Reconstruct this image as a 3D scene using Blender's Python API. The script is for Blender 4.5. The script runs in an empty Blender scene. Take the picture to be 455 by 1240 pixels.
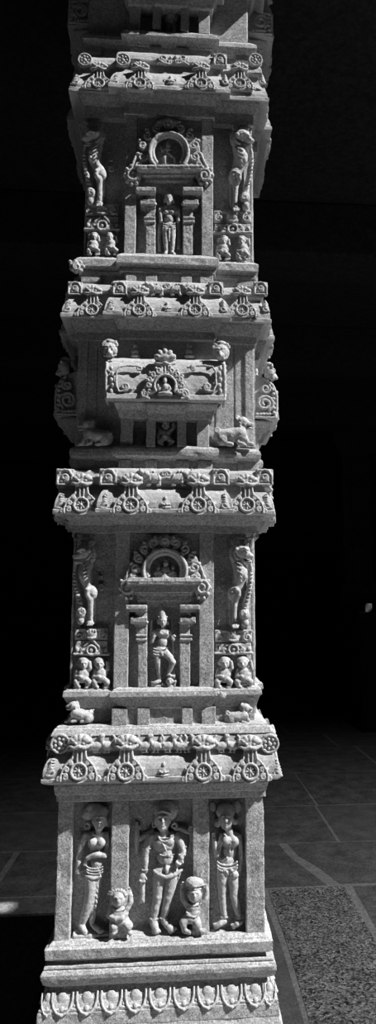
import bpy, bmesh, math, random
import numpy as np
from mathutils import Vector, Matrix, noise
random.seed(7)
C = bpy.context.scene.collection
PI = math.pi

# ------------------------------------------------------------------ camera, sky, sun, exposure
F, PITCH, YAW, ROLL = 800.0, math.radians(8.05), math.radians(4.35), math.radians(0.2)
CAMX, CAMD, PPX, CAMZ = 0.060, 2.545, 282.0, 1.75      # solved from the pillar's own edges
def cam_axes():
    # rows: right, forward, up in world space
    r = Matrix.Rotation(-YAW, 3, 'Z')
    right = Vector((math.cos(YAW), -math.sin(YAW), 0)); fwd0 = Vector((math.sin(YAW), math.cos(YAW), 0)); up0 = Vector((0, 0, 1))
    fwd = fwd0*math.cos(PITCH) + up0*math.sin(PITCH); up = -fwd0*math.sin(PITCH) + up0*math.cos(PITCH)
    r2 = right*math.cos(ROLL) - up*math.sin(ROLL); u2 = right*math.sin(ROLL) + up*math.cos(ROLL)
    return r2, fwd, u2
AX = cam_axes(); CAM = Vector((CAMX, -CAMD, CAMZ))
cd = bpy.data.cameras.new('camera'); cam = bpy.data.objects.new('camera', cd); C.objects.link(cam)
cam.matrix_world = Matrix(((AX[0].x, AX[2].x, -AX[1].x, CAM.x), (AX[0].y, AX[2].y, -AX[1].y, CAM.y), (AX[0].z, AX[2].z, -AX[1].z, CAM.z), (0, 0, 0, 1)))
cd.sensor_fit = 'VERTICAL'; cd.sensor_height = 24; cd.lens = F/1240*24; cd.shift_x = (227.5-PPX)/1240; cd.clip_start = .05; cd.clip_end = 200
bpy.context.scene.camera = cam

SUN_TO = Vector((0.90, -0.325, 1.0)).normalized()
sd = bpy.data.lights.new('sun', 'SUN'); so = bpy.data.objects.new('sun', sd); C.objects.link(so)
so.rotation_euler = SUN_TO.to_track_quat('Z', 'Y').to_euler(); so.location = (6, -4, 8)
sd.energy = 8.4; sd.angle = math.radians(0.53)
SKY_LOW, SKY_TOP = .02, .7
w = bpy.data.worlds.new('sky'); bpy.context.scene.world = w; w.use_nodes = True
wn, wl = w.node_tree.nodes, w.node_tree.links            # a sky that is brightest overhead
wt = wn.new('ShaderNodeTexCoord'); wx = wn.new('ShaderNodeSeparateXYZ'); wr = wn.new('ShaderNodeMapRange'); wr.interpolation_type = 'SMOOTHSTEP'
wl.new(wt.outputs['Generated'], wx.inputs[0]); wl.new(wx.outputs['Z'], wr.inputs['Value'])
for k_, v_ in (('From Min', .60), ('From Max', 1.0), ('To Min', SKY_LOW), ('To Max', SKY_TOP)): wr.inputs[k_].default_value = v_
wl.new(wr.outputs['Result'], wn['Background'].inputs['Strength'])
ad = bpy.data.lights.new('floor_fill_area', 'AREA'); ao = bpy.data.objects.new('floor_fill_area', ad); C.objects.link(ao)   # unseen fill lamp, added under the ceiling to brighten the floor
ad.shape = 'RECTANGLE'; ad.size = 1.6; ad.size_y = 1.6; ad.energy = 42; ad.spread = math.radians(115); ao.location = (2.6, .25, 4.74)
vs = bpy.context.scene.view_settings
vs.view_transform = 'Standard'; vs.look = 'None'; vs.exposure = 0.0; vs.gamma = 1; vs.use_curve_mapping = False

# ------------------------------------------------------------------ measuring: a photo point at a known depth -> a point in the place
def ray(px, py): return AX[1] + AX[0]*((px-PPX)/F) + AX[2]*((620-py)/F)
def at(px, py, Y):
    d = ray(px, py); t = (Y-CAM.y)/d.y; return CAM + d*t
def atz(px, py, Zf):
    d = ray(px, py); t = (Zf-CAM.z)/d.z; return CAM + d*t
def pxm(px, py, Y): return F/(at(px, py, Y)-CAM).dot(AX[1])
def Zc(py, Y, px=199): return at(px, py, Y).z

# ------------------------------------------------------------------ materials
def stone(name, base=.40, spread=.16, scale=260, bump=.5, dist=.0022, rough=.85, blot=.10, speck=.35):
    m = bpy.data.materials.new(name); m.use_nodes = True; nt = m.node_tree; n = nt.nodes; L = nt.links
    b = n['Principled BSDF']; b.inputs['Roughness'].default_value = rough; b.inputs['Specular IOR Level'].default_value = .25
    tc = n.new('ShaderNodeTexCoord')
    n1 = n.new('ShaderNodeTexNoise'); n1.inputs['Scale'].default_value = scale; n1.inputs['Detail'].default_value = 3; L.new(tc.outputs['Object'], n1.inputs['Vector'])
    n2 = n.new('ShaderNodeTexNoise'); n2.inputs['Scale'].default_value = 7; n2.inputs['Detail'].default_value = 5; L.new(tc.outputs['Object'], n2.inputs['Vector'])
    v = n.new('ShaderNodeTexVoronoi'); v.inputs['Scale'].default_value = scale*.75; L.new(tc.outputs['Object'], v.inputs['Vector'])
    def rng(sock, lo, hi, a=.3, c=.7):
        r = n.new('ShaderNodeMapRange'); r.inputs['From Min'].default_value = a; r.inputs['From Max'].default_value = c
        r.inputs['To Min'].default_value = lo; r.inputs['To Max'].default_value = hi; L.new(sock, r.inputs['Value']); return r.outputs['Result']
    def mul(a, c):
        q = n.new('ShaderNodeMath'); q.operation = 'MULTIPLY'; L.new(a, q.inputs[0]); L.new(c, q.inputs[1]); return q.outputs[0]
    sep = n.new('ShaderNodeSeparateColor'); L.new(v.outputs['Color'], sep.inputs['Color'])
    g = mul(mul(rng(n1.outputs['Fac'], base-spread, base+spread), rng(n2.outputs['Fac'], 1-blot, 1+blot)), rng(sep.outputs[0], 1-speck, 1+speck*.5, 0, 1))
    cmb = n.new('ShaderNodeCombineColor')
    for i in range(3): L.new(g, cmb.inputs[i])
    L.new(cmb.outputs['Color'], b.inputs['Base Color'])
    bp = n.new('ShaderNodeBump'); bp.inputs['Strength'].default_value = bump; bp.inputs['Distance'].default_value = dist
    ad = n.new('ShaderNodeMath'); ad.operation = 'ADD'; L.new(n1.outputs['Fac'], ad.inputs[0])
    n3 = n.new('ShaderNodeTexNoise'); n3.inputs['Scale'].default_value = scale*.35; n3.inputs['Detail'].default_value = 4; L.new(tc.outputs['Object'], n3.inputs['Vector'])
    L.new(n3.outputs['Fac'], ad.inputs[1]); L.new(ad.outputs[0], bp.inputs['Height']); L.new(bp.outputs['Normal'], b.inputs['Normal'])
    return m
GRAN = stone('granite_hammered', .40, .15)
CARVE = stone('granite_carved', .42, .10, 300, .35, .0016, speck=.22)
FLOORM = stone('floor_stone_smooth', .25, .08, 90, .5, .004, .7, .35, .3)
FLOORP = stone('floor_stone_pale', .26, .07, 120, .4, .003, .7, .25, .2)
FLOORR = stone('floor_stone_speckled', .50, .32, 135, 1.0, .010, .6, .25, .95)
JOINT = stone('mortar', .50, .05, 120, .4, .003, .9)
DARK = stone('dark_hall_stone', .022, .008, 40, .4, .006, .9)  # near-black base colour puts the hall's deep shade into the stone
BOUNCE = stone('bounce_strip_paving', .55, .06, 60, .4, .004, .9)  # pale paving of the added light-bouncing strip
PALE = stone('block_stone', .10, .02, 60, .2, .002, .9)

# ------------------------------------------------------------------ mesh helpers
def obj(name, bm, mat, parent=None, smooth=False):
    me = bpy.data.meshes.new(name)
    if isinstance(bm, bpy.types.Mesh): me = bm
    else: bm.to_mesh(me); bm.free()
    me.name = name
    me.materials.clear(); me.materials.append(mat)
    if smooth: me.shade_smooth()
    o = bpy.data.objects.new(name, me); C.objects.link(o)
    if parent: o.parent = parent
    return o
def bevel(bm, wd=.003, seg=2, ang=28):
    bmesh.ops.recalc_face_normals(bm, faces=bm.faces[:])
    es = [e for e in bm.edges if len(e.link_faces) == 2 and e.calc_face_angle(0) > math.radians(ang)]
    if es: bmesh.ops.bevel(bm, geom=es, offset=wd, segments=seg, profile=.6, affect='EDGES', clamp_overlap=True)
def worn(bm, cell=.022, amp=.0016, seed=0.0):
    for _ in range(6):
        es = [e for e in bm.edges if e.calc_length() > cell]
        if not es: break
        if len(bm.verts) > 60000: break
        bmesh.ops.subdivide_edges(bm, edges=es, cuts=1, use_grid_fill=True)
    bm.normal_update()
    for v in bm.verts:
        p = v.co
        d = noise.noise(p*28+Vector((seed, 0, 3)))*amp + noise.noise(p*85+Vector((5, seed, 0)))*amp*.6
        ch = noise.noise(p*11+Vector((seed, 9, 1)))
        if ch > .42: d -= (ch-.42)*amp*7
        v.co = p + v.normal*d
    return bm
def add_box(bm, x0, x1, y0, y1, z0, z1):
    vs_ = [bm.verts.new((x, y, z)) for x in (x0, x1) for y in (y0, y1) for z in (z0, z1)]
    for f in ((0,1,3,2),(4,6,7,5),(0,4,5,1),(2,3,7,6),(0,2,6,4),(1,5,7,3)): bm.faces.new([vs_[i] for i in f])
def box_obj(name, x0, x1, y0, y1, z0, z1, mat, parent, bv=.003, cell=.022, amp=.0014):
    bm = bmesh.new(); add_box(bm, min(x0,x1), max(x0,x1), min(y0,y1), max(y0,y1), min(z0,z1), max(z0,z1))
    bevel(bm, bv); worn(bm, cell, amp, random.random()*9); return obj(name, bm, mat, parent)
def plan(wd, c, d, o):
    W = wd+o
    if d <= 0: q = [(-W, -W)]
    else: q = [(-W, -W), (-c-o, -W), (-c-o, -W-d), (c+o, -W-d), (c+o, -W)]
    out = []
    for k in range(4):
        a = k*PI/2
        for x, y in q: out.append((x*math.cos(a)-y*math.sin(a), x*math.sin(a)+y*math.cos(a)))
    return out
def loft(levels, wd, c, d, bv=.0035, cell=.024, amp=.0018):
    """levels: (z, offset) going down; a square plan with a central projection on each face"""
    bm = bmesh.new(); rings = []
    for z, o in levels: rings.append([bm.verts.new((x, y, z)) for x, y in plan(wd, c, d, o)])
    n = len(rings[0])
    for a, b in zip(rings, rings[1:]):
        for i in range(n): bm.faces.new((a[i], b[i], b[(i+1) % n], a[(i+1) % n]))
    bm.faces.new(rings[0]); bm.faces.new(rings[-1][::-1])
    bevel(bm, bv); worn(bm, cell, amp, random.random()*9)
    return bm
def course(name, lv, wd, c, d, parent, mat=None, **k):
    """lv: (photo row, offset) measured on the central column of the front face"""
    L = [(Zc(py, -(wd+d+o)), o) for py, o in lv]
    return obj(name, loft(L, wd, c, d, **k), mat or GRAN, parent)

class Sculpt:
    """clay: overlapping lumps, rods and slabs blended into one continuous carved surface"""
    def __init__(s, Y=0.0, local=None, mp=None):
        s.q = []; s.Y = Y; s.k = local; s.mp = mp
    def P(s, x, y, h):
        if s.mp: x, y, h = s.mp(x, y, h)
        if s.k: return Vector((x*s.k, -h*s.k, -y*s.k)), s.k
        k = 1/pxm(x, y, s.Y); return at(x, y, s.Y-h*k), k
    def ball(s, x, y, h, rx, ry=None, rh=None, rot=0):
        ry = rx if ry is None else ry; rh = min(rx, ry) if rh is None else rh
        p, k = s.P(x, y, h)
        if s.mp: k *= s.mp.k
        a = math.radians(rot)*(s.mp.sg if s.mp else 1)
        s.q.append(('e', np.array(p), (rx*k, rh*k, ry*k), math.cos(a), math.sin(a)))
    def cut(s, *a, **k):
        s.ball(*a, **k); q = s.q.pop(); s.q.append(('x',)+q[1:])
    def rod(s, pts, r=None):
        P = []
        for q in pts:
            p, k = s.P(q[0], q[1], q[2]); k *= (s.mp.k if s.mp else 1); P.append((np.array(p), (q[3] if len(q) > 3 else r)*k))
        for (a, ra), (b, rb) in zip(P, P[1:]): s.q.append(('c', a, b, ra, rb))
    def arc(s, cx, cy, rad, a0, a1, h, r, n=None, ry=None, r1=None):
        n = n or max(6, int(abs(a1-a0)/14)); ry = ry or rad
        s.rod([(cx+rad*math.cos(math.radians(a0+(a1-a0)*i/n)), cy-ry*math.sin(math.radians(a0+(a1-a0)*i/n)), h, r if r1 is None else r+(r1-r)*i/n) for i in range(n+1)])
    def curl(s, cx, cy, R, a0, turns, h, r, sg=1):
        n = int(9*turns)+3
        s.rod([(cx+R*(1-.75*i/n)*math.cos(math.radians(a0)+sg*2*PI*turns*i/n), cy-R*(1-.75*i/n)*math.sin(math.radians(a0)+sg*2*PI*turns*i/n), h, r) for i in range(n+1)])
    def slab(s, pts, h0, h1):
        """an outline in the face, from height h0 to h1"""
        A = [s.P(x, y, h1)[0] for x, y in pts]; B = s.P(pts[0][0], pts[0][1], h0)[0]
        s.q.append(('s', np.array([(p.x, p.z) for p in A]), A[0].y, B.y))
    def box(s, x0, y0, x1, y1, h0, h1): s.slab([(x0, y0), (x1, y0), (x1, y1), (x0, y1)], h0, h1)
    def disc(s, cx, cy, rx, ry, h0, h1, n=28):
        s.slab([(cx+rx*math.cos(2*PI*i/n), cy-ry*math.sin(2*PI*i/n)) for i in range(n)], h0, h1)
    def build(s, name, parent, mat=None, vox=.0024, sm=1, fac=.5, back=.012, blend=.0007):
        lo, hi = [], []
        for q in s.q:
            if q[0] == 'x': continue
            if q[0] == 'e': m = max(q[2]); lo.append(q[1]-m); hi.append(q[1]+m)
            elif q[0] == 'c': m = max(q[3], q[4]); lo.append(np.minimum(q[1], q[2])-m); hi.append(np.maximum(q[1], q[2])+m)
            else: a, c = q[1].min(0), q[1].max(0); lo.append(np.array((a[0], min(q[2], q[3]), a[1]))); hi.append(np.array((c[0], max(q[2], q[3]), c[1])))
        lo = np.min(lo, 0)-3*vox; hi = np.max(hi, 0)+3*vox
        hi[1] = min(hi[1], s.Y+back)                       # what is sunk deep in the wall is left solid
        n = np.ceil((hi-lo)/vox).astype(int)+1
        ax = [(lo[i]+vox*np.arange(n[i])).astype(np.float32) for i in range(3)]
        D = np.full(n, .02, np.float32); pad = 4*vox
        def put(l, h, fn, neg=False):
            i0 = np.maximum(0, np.floor((l-pad-lo)/vox).astype(int)); i1 = np.minimum(n, np.ceil((h+pad-lo)/vox).astype(int)+1)
            if (i1 <= i0).any(): return
            sl = tuple(slice(a, b) for a, b in zip(i0, i1))
            d = fn(ax[0][sl[0]][:, None, None], ax[1][sl[1]][None, :, None], ax[2][sl[2]][None, None, :]); o = D[sl]
            if neg: D[sl] = np.maximum(o, -d); return
            h_ = np.maximum(blend-np.abs(o-d), 0)/blend; D[sl] = np.minimum(o, d)-h_*h_*blend*.25
        for q in sorted(s.q, key=lambda q: q[0] == 'x'):
            if q[0] in 'ex':
                _, p, r, c, sn = q; m = max(r)
                def fe(X, Y, Z):
                    u = X-p[0]; w_ = Z-p[2]; v = Y-p[1]
                    U = u*c-w_*sn; V = u*sn+w_*c
                    k0 = np.sqrt((U/r[0])**2+(v/r[1])**2+(V/r[2])**2); k1 = np.sqrt((U/r[0]**2)**2+(v/r[1]**2)**2+(V/r[2]**2)**2)
                    return k0*(k0-1)/np.maximum(k1, 1e-6)
                put(p-m, p+m, fe, q[0] == 'x')
            elif q[0] == 'c':
                _, a, b, ra, rb = q; m = max(ra, rb); ab = b-a; L2 = max(float(ab @ ab), 1e-12)
                def fc(X, Y, Z):
                    t = np.clip(((X-a[0])*ab[0]+(Y-a[1])*ab[1]+(Z-a[2])*ab[2])/L2, 0, 1)
                    return np.sqrt((X-a[0]-t*ab[0])**2+(Y-a[1]-t*ab[1])**2+(Z-a[2]-t*ab[2])**2)-(ra+(rb-ra)*t)
                put(np.minimum(a, b)-m, np.maximum(a, b)+m, fc)
            else:
                _, pg, ya, yb = q; y0, y1 = min(ya, yb), max(ya, yb)
                def fs(X, Y, Z):
                    X2, Z2 = X[:, 0, :], Z[0]; d2 = np.full(np.broadcast(X2, Z2).shape, 1e9); ins = np.zeros(d2.shape, bool)
                    for i in range(len(pg)):
                        (x0, z0), (x1, z1) = pg[i-1], pg[i]; ex, ez = x1-x0, z1-z0; t = np.clip(((X2-x0)*ex+(Z2-z0)*ez)/max(ex*ex+ez*ez, 1e-12), 0, 1)
                        d2 = np.minimum(d2, (X2-x0-t*ex)**2+(Z2-z0-t*ez)**2)
                        if z1 != z0: ins ^= ((z0 > Z2) != (z1 > Z2)) & (X2 < ex*(Z2-z0)/ez+x0)
                    dp = np.where(ins, -1, 1)*np.sqrt(d2); dy = np.maximum(y0-Y, Y-y1)
                    return (np.maximum(dp[:, None, :], dy)).astype(np.float32)
                a, c = pg.min(0), pg.max(0); put(np.array((a[0], y0, a[1])), np.array((c[0], y1, c[1])), fs)
        # surface nets
        I = D < 0; cs = [I[i:n[0]-1+i, j:n[1]-1+j, k:n[2]-1+k] for i in (0, 1) for j in (0, 1) for k in (0, 1)]
        cnt = sum(c.astype(np.int8) for c in cs); act = (cnt > 0) & (cnt < 8); ci = np.argwhere(act); idx = np.full(act.shape, -1, np.int64); idx[act] = np.arange(len(ci))
        acc = np.zeros((len(ci), 3)); wt = np.zeros(len(ci)); cor = [(i, j, k) for i in (0, 1) for j in (0, 1) for k in (0, 1)]
        for p in range(8):
            for q in range(p+1, 8):
                A, B = np.array(cor[p]), np.array(cor[q])
                if np.abs(A-B).sum() != 1: continue
                da = D[tuple((ci+A).T)]; db = D[tuple((ci+B).T)]; x = (da < 0) != (db < 0); t = np.where(x, da/np.where(x, da-db, 1), 0)
                acc += np.where(x[:, None], A+(B-A)*t[:, None], 0); wt += x
        V = lo+vox*(ci+acc/wt[:, None]); Q = []
        for a in range(3):
            b, c = (a+1) % 3, (a+2) % 3; s0 = [slice(None)]*3; s1 = [slice(None)]*3; s0[a] = slice(0, -1); s1[a] = slice(1, None)
            for ax_ in (b, c): s0[ax_] = slice(1, -1); s1[ax_] = slice(1, -1)
            e0, e1 = I[tuple(s0)], I[tuple(s1)]; g = np.argwhere(e0 != e1)
            if not len(g): continue
            fl = e0[tuple(g.T)]; g = g.copy(); g[:, b] += 1; g[:, c] += 1
            def cell(db, dc): h = g.copy(); h[:, b] -= db; h[:, c] -= dc; return idx[tuple(h.T)]
            f = np.stack([cell(1, 1), cell(0, 1), cell(0, 0), cell(1, 0)], 1); f[~fl] = f[~fl][:, ::-1]; Q.append(f)
        Q = np.concatenate(Q); Q = Q[(Q >= 0).all(1)]
        m2 = bpy.data.meshes.new(name); m2.from_pydata(V.tolist(), [], Q.tolist()); m2.update()
        sd_ = random.random()*9
        nr = np.empty(len(V)*3, np.float32); m2.vertices.foreach_get('normal', nr); nr = nr.reshape(-1, 3)
        for v, nn in zip(m2.vertices, nr):
            v.co += Vector(nn)*(noise.noise(v.co*120+Vector((sd_, 0, 0)))*.0009+noise.noise(v.co*55+Vector((0, sd_, 0)))*.0010)
        return obj(name, m2, mat or CARVE, parent, smooth=True)
class Mp:
    """place a small figure drawn around (0,0) at a photo spot, scaled and perhaps mirrored"""
    def __init__(s, x0, y0, k=1.0, sg=1, h0=0, hk=1.0): s.x0, s.y0, s.k, s.sg, s.h0, s.hk = x0, y0, k, sg, h0, hk
    def __call__(s, x, y, h): return s.x0+s.sg*s.k*x, s.y0+s.k*y, s.h0+s.k*s.hk*h
def tag(o, label=None, cat=None, group=None, kind=None):
    if label: o['label'] = label
    if cat: o['category'] = cat
    if group: o['group'] = group
    if kind: o['kind'] = kind
    return o
def kids(o): return [c for c in bpy.data.objects if c.parent == o]
def copy_tree(o, parent):
    c = o.copy(); C.objects.link(c); c.parent = parent
    for ch in kids(o): copy_tree(ch, c)
    return c

# ------------------------------------------------------------------ the hall
ZCEIL = 4.75; EAVE = -0.50
FZ = 0.0
def struct(name, bm, mat, label=None): o = obj(name, bm, mat); o['kind'] = 'structure'; return o
def build_floor():
    bm = bmesh.new(); mats = [JOINT, FLOORM, FLOORP, FLOORR]
    def poly(pts, mi, z=.0, th=.06):
        A = [bm.verts.new((x, y, z)) for x, y in pts]; B = [bm.verts.new((x, y, z-th)) for x, y in pts]; n = len(pts)
        fs = [bm.faces.new(A), bm.faces.new(B[::-1])]+[bm.faces.new((A[i], B[i], B[(i+1) % n], A[(i+1) % n])) for i in range(n)]
        bmesh.ops.recalc_face_normals(bm, faces=fs)
        for f in fs: f.material_index = mi
    def inset(pts, g=.012):
        ar = sum(p[0]*q[1]-q[0]*p[1] for p, q in zip(pts, pts[1:]+pts[:1])); sg = 1 if ar > 0 else -1; n = len(pts); out = []
        def line(a, b):
            dx, dy = b[0]-a[0], b[1]-a[1]; L = math.hypot(dx, dy); return (a[0]-dy/L*g*sg, a[1]+dx/L*g*sg, dx/L, dy/L)
        for i in range(n):
            x1, y1, u1, v1 = line(pts[i-1], pts[i]); x2, y2, u2, v2 = line(pts[i], pts[(i+1) % n]); den = u1*v2-v1*u2
            if abs(den) < .05: out.append((x2, y2)); continue
            t = ((x2-x1)*v2-(y2-y1)*u2)/den; out.append((x1+u1*t, y1+v1*t))
        return out
    yP = atz(8, 1107.5, 0).y
    poly([(-.44, -.9), (9, -.9), (9, yP+.02), (-.44, yP+.02)], 0, -.001, .1); poly([(-9, yP+.02), (9, yP+.02), (9, 14), (-9, 14)], 0, -.001, .002)
    fl = lambda px, py: tuple(atz(px, py, 0)[:2])
    yA = atz(400, 1073, 0).y; yB = atz(400, 1020, 0).y
    # the near row: a pale strip beside the pillar, a rough speckled slab, a smooth one to its right
    a, b, c_, d = fl(330, 1074), fl(372, 1240), fl(418, 1072), fl(500, 1240)
    poly(inset([(-.2, yA), (-.2, -.9), (b[0]-.25, -.9), b, fl(345, 1150), fl(322, 1090), (a[0]-.05, yA)]), 2)
    poly(inset([fl(322, 1077), fl(347, 1150), (b[0], b[1]), (b[0]-.15, -.9), (2.2, -.9), (1.6, d[1]), fl(457, 1140), (c_[0], yA)]), 3, .003)
    poly(inset([(c_[0]+.03, yA), fl(460, 1138), (1.65, d[1]), (2.25, -.9), (4, -.9), (4, yA)]), 1)
    poly(inset([(-.24, yA), (-.24, -.9), (-.43, -.9), (-.43, yP), (-.5, yA)]), 1); poly([(-.5, yA-.008), (-.43, yP), (-4, yP), (-4, yA-.008)], 1, 0, .012)
    # second row with a slanting joint
    e, f, g, h_ = fl(352, 1037), fl(398, 1073), fl(375, 1028), fl(388, 1045)
    poly(inset([(-1.1, yB), (-1.1, yA), fl(400, 1073), fl(352, 1037), fl(338, 1021)]), 1, .001)
    poly(inset([fl(345, 1021), fl(360, 1037), fl(385, 1052), fl(410, 1071), (2.3, yA), (2.3, yB)]), 1, .001)
    poly(inset([(-1.12, yB), (-1.12, yA), (-4, yA), (-4, yB)]), 1); poly(inset([(2.34, yB), (2.34, yA), (5, yA), (5, yB)]), 1)
    ys = [yB, atz(400, 975, 0).y, atz(400, 935, 0).y, atz(400, 905, 0).y]
    while ys[-1] < 13: ys.append(ys[-1]+random.uniform(.7, 1.2))
    for i, (y0, y1) in enumerate(zip(ys, ys[1:])):
        x = -8.8+random.random()
        while x < 8.5:
            x1 = x+random.uniform(.9, 2.0); j = random.uniform(-.06, .06)
            poly(inset([(x, y0), (x1, y0), (x1+j, y1), (x+j*.5, y1)], .014), random.choice((1, 1, 2)), random.uniform(.0, .004)); x = x1
    es = [e_ for e_ in bm.edges if e_.calc_length() > .25 and max(v.co.y for v in e_.verts) < 3.2 and min(v.co.x for v in e_.verts) > -1.5]
    mi = [f.material_index for f in bm.faces]; o = obj('floor', bm, JOINT)
    for m in mats[1:]: o.data.materials.append(m)
    for p_, i_ in zip(o.data.polygons, mi): p_.material_index = i_
    o['kind'] = 'structure'
build_floor()
def room():
    def bx(name, dims, mat=DARK):
        bm = bmesh.new()
        for d in dims: add_box(bm, *d)
        return struct(name, bm, mat)
    PY = atz(8, 1107.5, 0).y
    bx('shade_pit', [(-9, -.40, PY, PY+.2, -1.6, -.0125), (-.44, -.24, -.9, PY, -1.6, -.1), (-9, -.40, -1.1, -.9, -1.6, -.02), (-9, -.3, -1.1, PY+.2, -1.75, -1.6)])  # sunken pit, added so the lower left stays black
    bx('shade_wall_left', [(-9, -1.25, -.75, -.35, -1.6, ZCEIL)])  # unseen wall, added to keep sky light off the left floor
    bx('sky_block_wall', [(-14, 14, -7.4, -7, -.6, 8.5)], FLOORM)  # unseen wall behind the camera, added to block low sky from the pillar
    bx('ground', [(-6, 9, -2.1, -1.1, -.3, -.10)], BOUNCE)  # unseen courtyard strip, added and kept narrow to bounce sun onto the lower pillar
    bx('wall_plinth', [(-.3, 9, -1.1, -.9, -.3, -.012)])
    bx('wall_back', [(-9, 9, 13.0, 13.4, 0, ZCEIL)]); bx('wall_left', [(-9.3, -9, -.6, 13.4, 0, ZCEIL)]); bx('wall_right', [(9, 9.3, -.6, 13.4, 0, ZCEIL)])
    # ceiling of long slabs with two openings added to aim sun at the left patch and far block
    holes = HOLES; dims = []
    y0 = EAVE; rows = sorted(holes, key=lambda q: q[2])
    for x0, x1, ya, yb in rows:
        if ya > y0: dims.append((-9, 9, y0, ya, ZCEIL, ZCEIL+.25))
        dims.append((-9, x0, ya, yb, ZCEIL, ZCEIL+.25)); dims.append((x1, 9, ya, yb, ZCEIL, ZCEIL+.25)); y0 = yb
    dims.append((-9, 9, y0, 13.4, ZCEIL, ZCEIL+.25))
    dims.append((3.65, 9, -1.40, EAVE, ZCEIL, ZCEIL+.25))  # unseen forward eave, added to keep the sun off the floor
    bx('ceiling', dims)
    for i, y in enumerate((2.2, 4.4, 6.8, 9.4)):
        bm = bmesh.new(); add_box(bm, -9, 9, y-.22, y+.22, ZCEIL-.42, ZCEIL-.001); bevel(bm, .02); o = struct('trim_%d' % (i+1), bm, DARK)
def sun_hole(p, wx, wy):
    t = (ZCEIL+.12-p.z)/SUN_TO.z; q = p+SUN_TO*t; return (q.x-wx/2, q.x+wx/2, q.y-wy/2, q.y+wy/2)
P_LEFT = atz(4, 1099, 0); P_BLOCK = at(446.5, 735.5, 6.9)
HOLES = [sun_hole(P_LEFT, .11+.22, .12+.07), sun_hole(P_BLOCK, .12+.22, .24)]
room()

# ------------------------------------------------------------------ the carved pillar
pil = bpy.data.objects.new('carved_pillar', None); C.objects.link(pil); pil.location = (0, 0, 0)
tag(pil, 'tall sunlit granite temple pillar carved with friezes, niches and figure reliefs, in the foreground', 'pillar', kind='thing')
W4, CW, D4 = .325, .150, .0
W = .295
Wb = .300
D = .030

# --- base
course('plinth', [(1219, .030), (1221, .036), (1237, .038), (1240, .036)], W4, .2, 0, pil)
bl = bmesh.new()
zl = Zc(1239, -(W4+.04))
def zsect(z0, z1, wd, bv=.004):
    return loft([(z0, 0), (z1, 0)], wd, .2, 0, bv=bv)
obj('base_block', loft([(zl+.004, .0), (zl-.02, .008), (zl-.03, .015), (.06, .015), (.06, .035), (0, .035)], W4+.036, .2, 0), GRAN, pil)
lot = course('lotus_course', [(1188, .004), (1196, .010), (1202, .019), (1210, .026), (1215, .030), (1217, .034), (1220, .034)], W4, .2, 0, pil, bv=.001)
course('torus_moulding', [(1163, .010), (1165, .022), (1168, .024), (1169, .021), (1171, .026), (1176, .031), (1181, .030), (1187, .024), (1189, .010)], W4, .2, 0, pil, bv=.0012)
course('neck_course', [(1150, -.004), (1156, .0), (1162, .004), (1163, .0), (1190, .0)], W4, .2, 0, pil, bv=.001)
led = course('ledge', [(1134, .0), (1135, .003), (1139.6, .011), (1140.2, .0115), (1141.4, .0125), (1145.2, .023), (1157, .021), (1158, .008)], W4, .2, 0, pil, bv=.0015)
def petals():
    s = Sculpt(local=1/400.)
    # a U-shaped rim with a plump middle, x,y about the petal's top centre
    rim = lambda k, dh, r: [(-12.2*k, -3, .4+dh, r), (-12*k, 4, 3.0+dh, r), (-10*k, 10, 6.0+dh, r), (-6*k, 14.6*k, 8.2+dh, r), (0, 16.6*k, 9.2+dh, r*1.15), (6*k, 14.6*k, 8.2+dh, r), (10*k, 10, 6.0+dh, r), (12*k, 4, 3.0+dh, r), (12.2*k, -3, .4+dh, r)]
    s.rod(rim(1, 0, 1.5))
    s.ball(0, 12, 5.2, 3.0, 3.6, 2.6); s.ball(0, 6, .6, 8, 10, 3)
    p = s.build('lotus_petal', lot, vox=.002)
    q = Sculpt(local=1/400.); q.slab([(-2.2, 17), (-.5, 8), (.5, 8), (2.2, 17)], -2, 5.4); dart = q.build('lotus_dart', lot, vox=.0022, sm=1)
    zt = Zc(1200.5, -(W4+.018)); yt = -(W4+.0165)
    first = True
    for k in range(4):
        if k == 2: continue
        for i in range(-4, 5):
            for base, dx in ((p, 0), (dart, .5)):
                if base is dart and i == 4: continue
                c = base if first and i == -4 else base.copy()
                if c.name not in C.objects: C.objects.link(c)
                v = Vector(((i+dx)*.0725, yt, zt)); c.location = Matrix.Rotation(k*PI/2, 3, 'Z') @ v; c.rotation_euler.z = k*PI/2
            if i == -4: first = False
    for sx in (-1, 1):
        c = p.copy(); C.objects.link(c); c.scale = (.62, 1, 1); c.location = (sx*.333, yt+.002, zt)
petals()

# --- dado with pilasters and figures
zd0, zd1 = Zc(966, -(W4)), Zc(1139, -W4)
REC = .040
bm = bmesh.new(); Wr = W4-REC; add_box(bm, -Wr, Wr, -Wr, Wr, zd1-.01, zd0+.01); worn(bm, .03, .0018); dado = obj('dado_panel', bm, GRAN, pil)
def xat(px, py, Y): return at(px, py, Y).x
for a, b in ((64, 86.5), (133.6, 155.2), (232.7, 253.3), (297.5, 320.8)):
    # widths read half way down the panel
    x0, x1 = xat(a, 1053, -W4), xat(b, 1053, -W4)
    if a == 64: x0 = -W4
    if b > 320: x1 = W4
    y1 = -Wr+.01
    if a == 64 or b > 320: y1 = -W4+(x1-x0)
    box_obj('pilaster', x0, x1, -W4, y1, zd1-.004, zd0+.004, GRAN, pil, .004, .016, .0018)
for sx in (-1, 1): box_obj('pilaster', sx*W4, sx*(W4-.06), W4-.06, W4, zd1-.004, zd0+.004, GRAN, pil)
for k in (-1, 1):                     # plain pilasters on the two side faces
    for x in (-.1, .1): box_obj('pilaster', k*(Wr-.01), k*W4, x-.028, x+.028, zd1-.004, zd0+.004, GRAN, pil)
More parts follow.
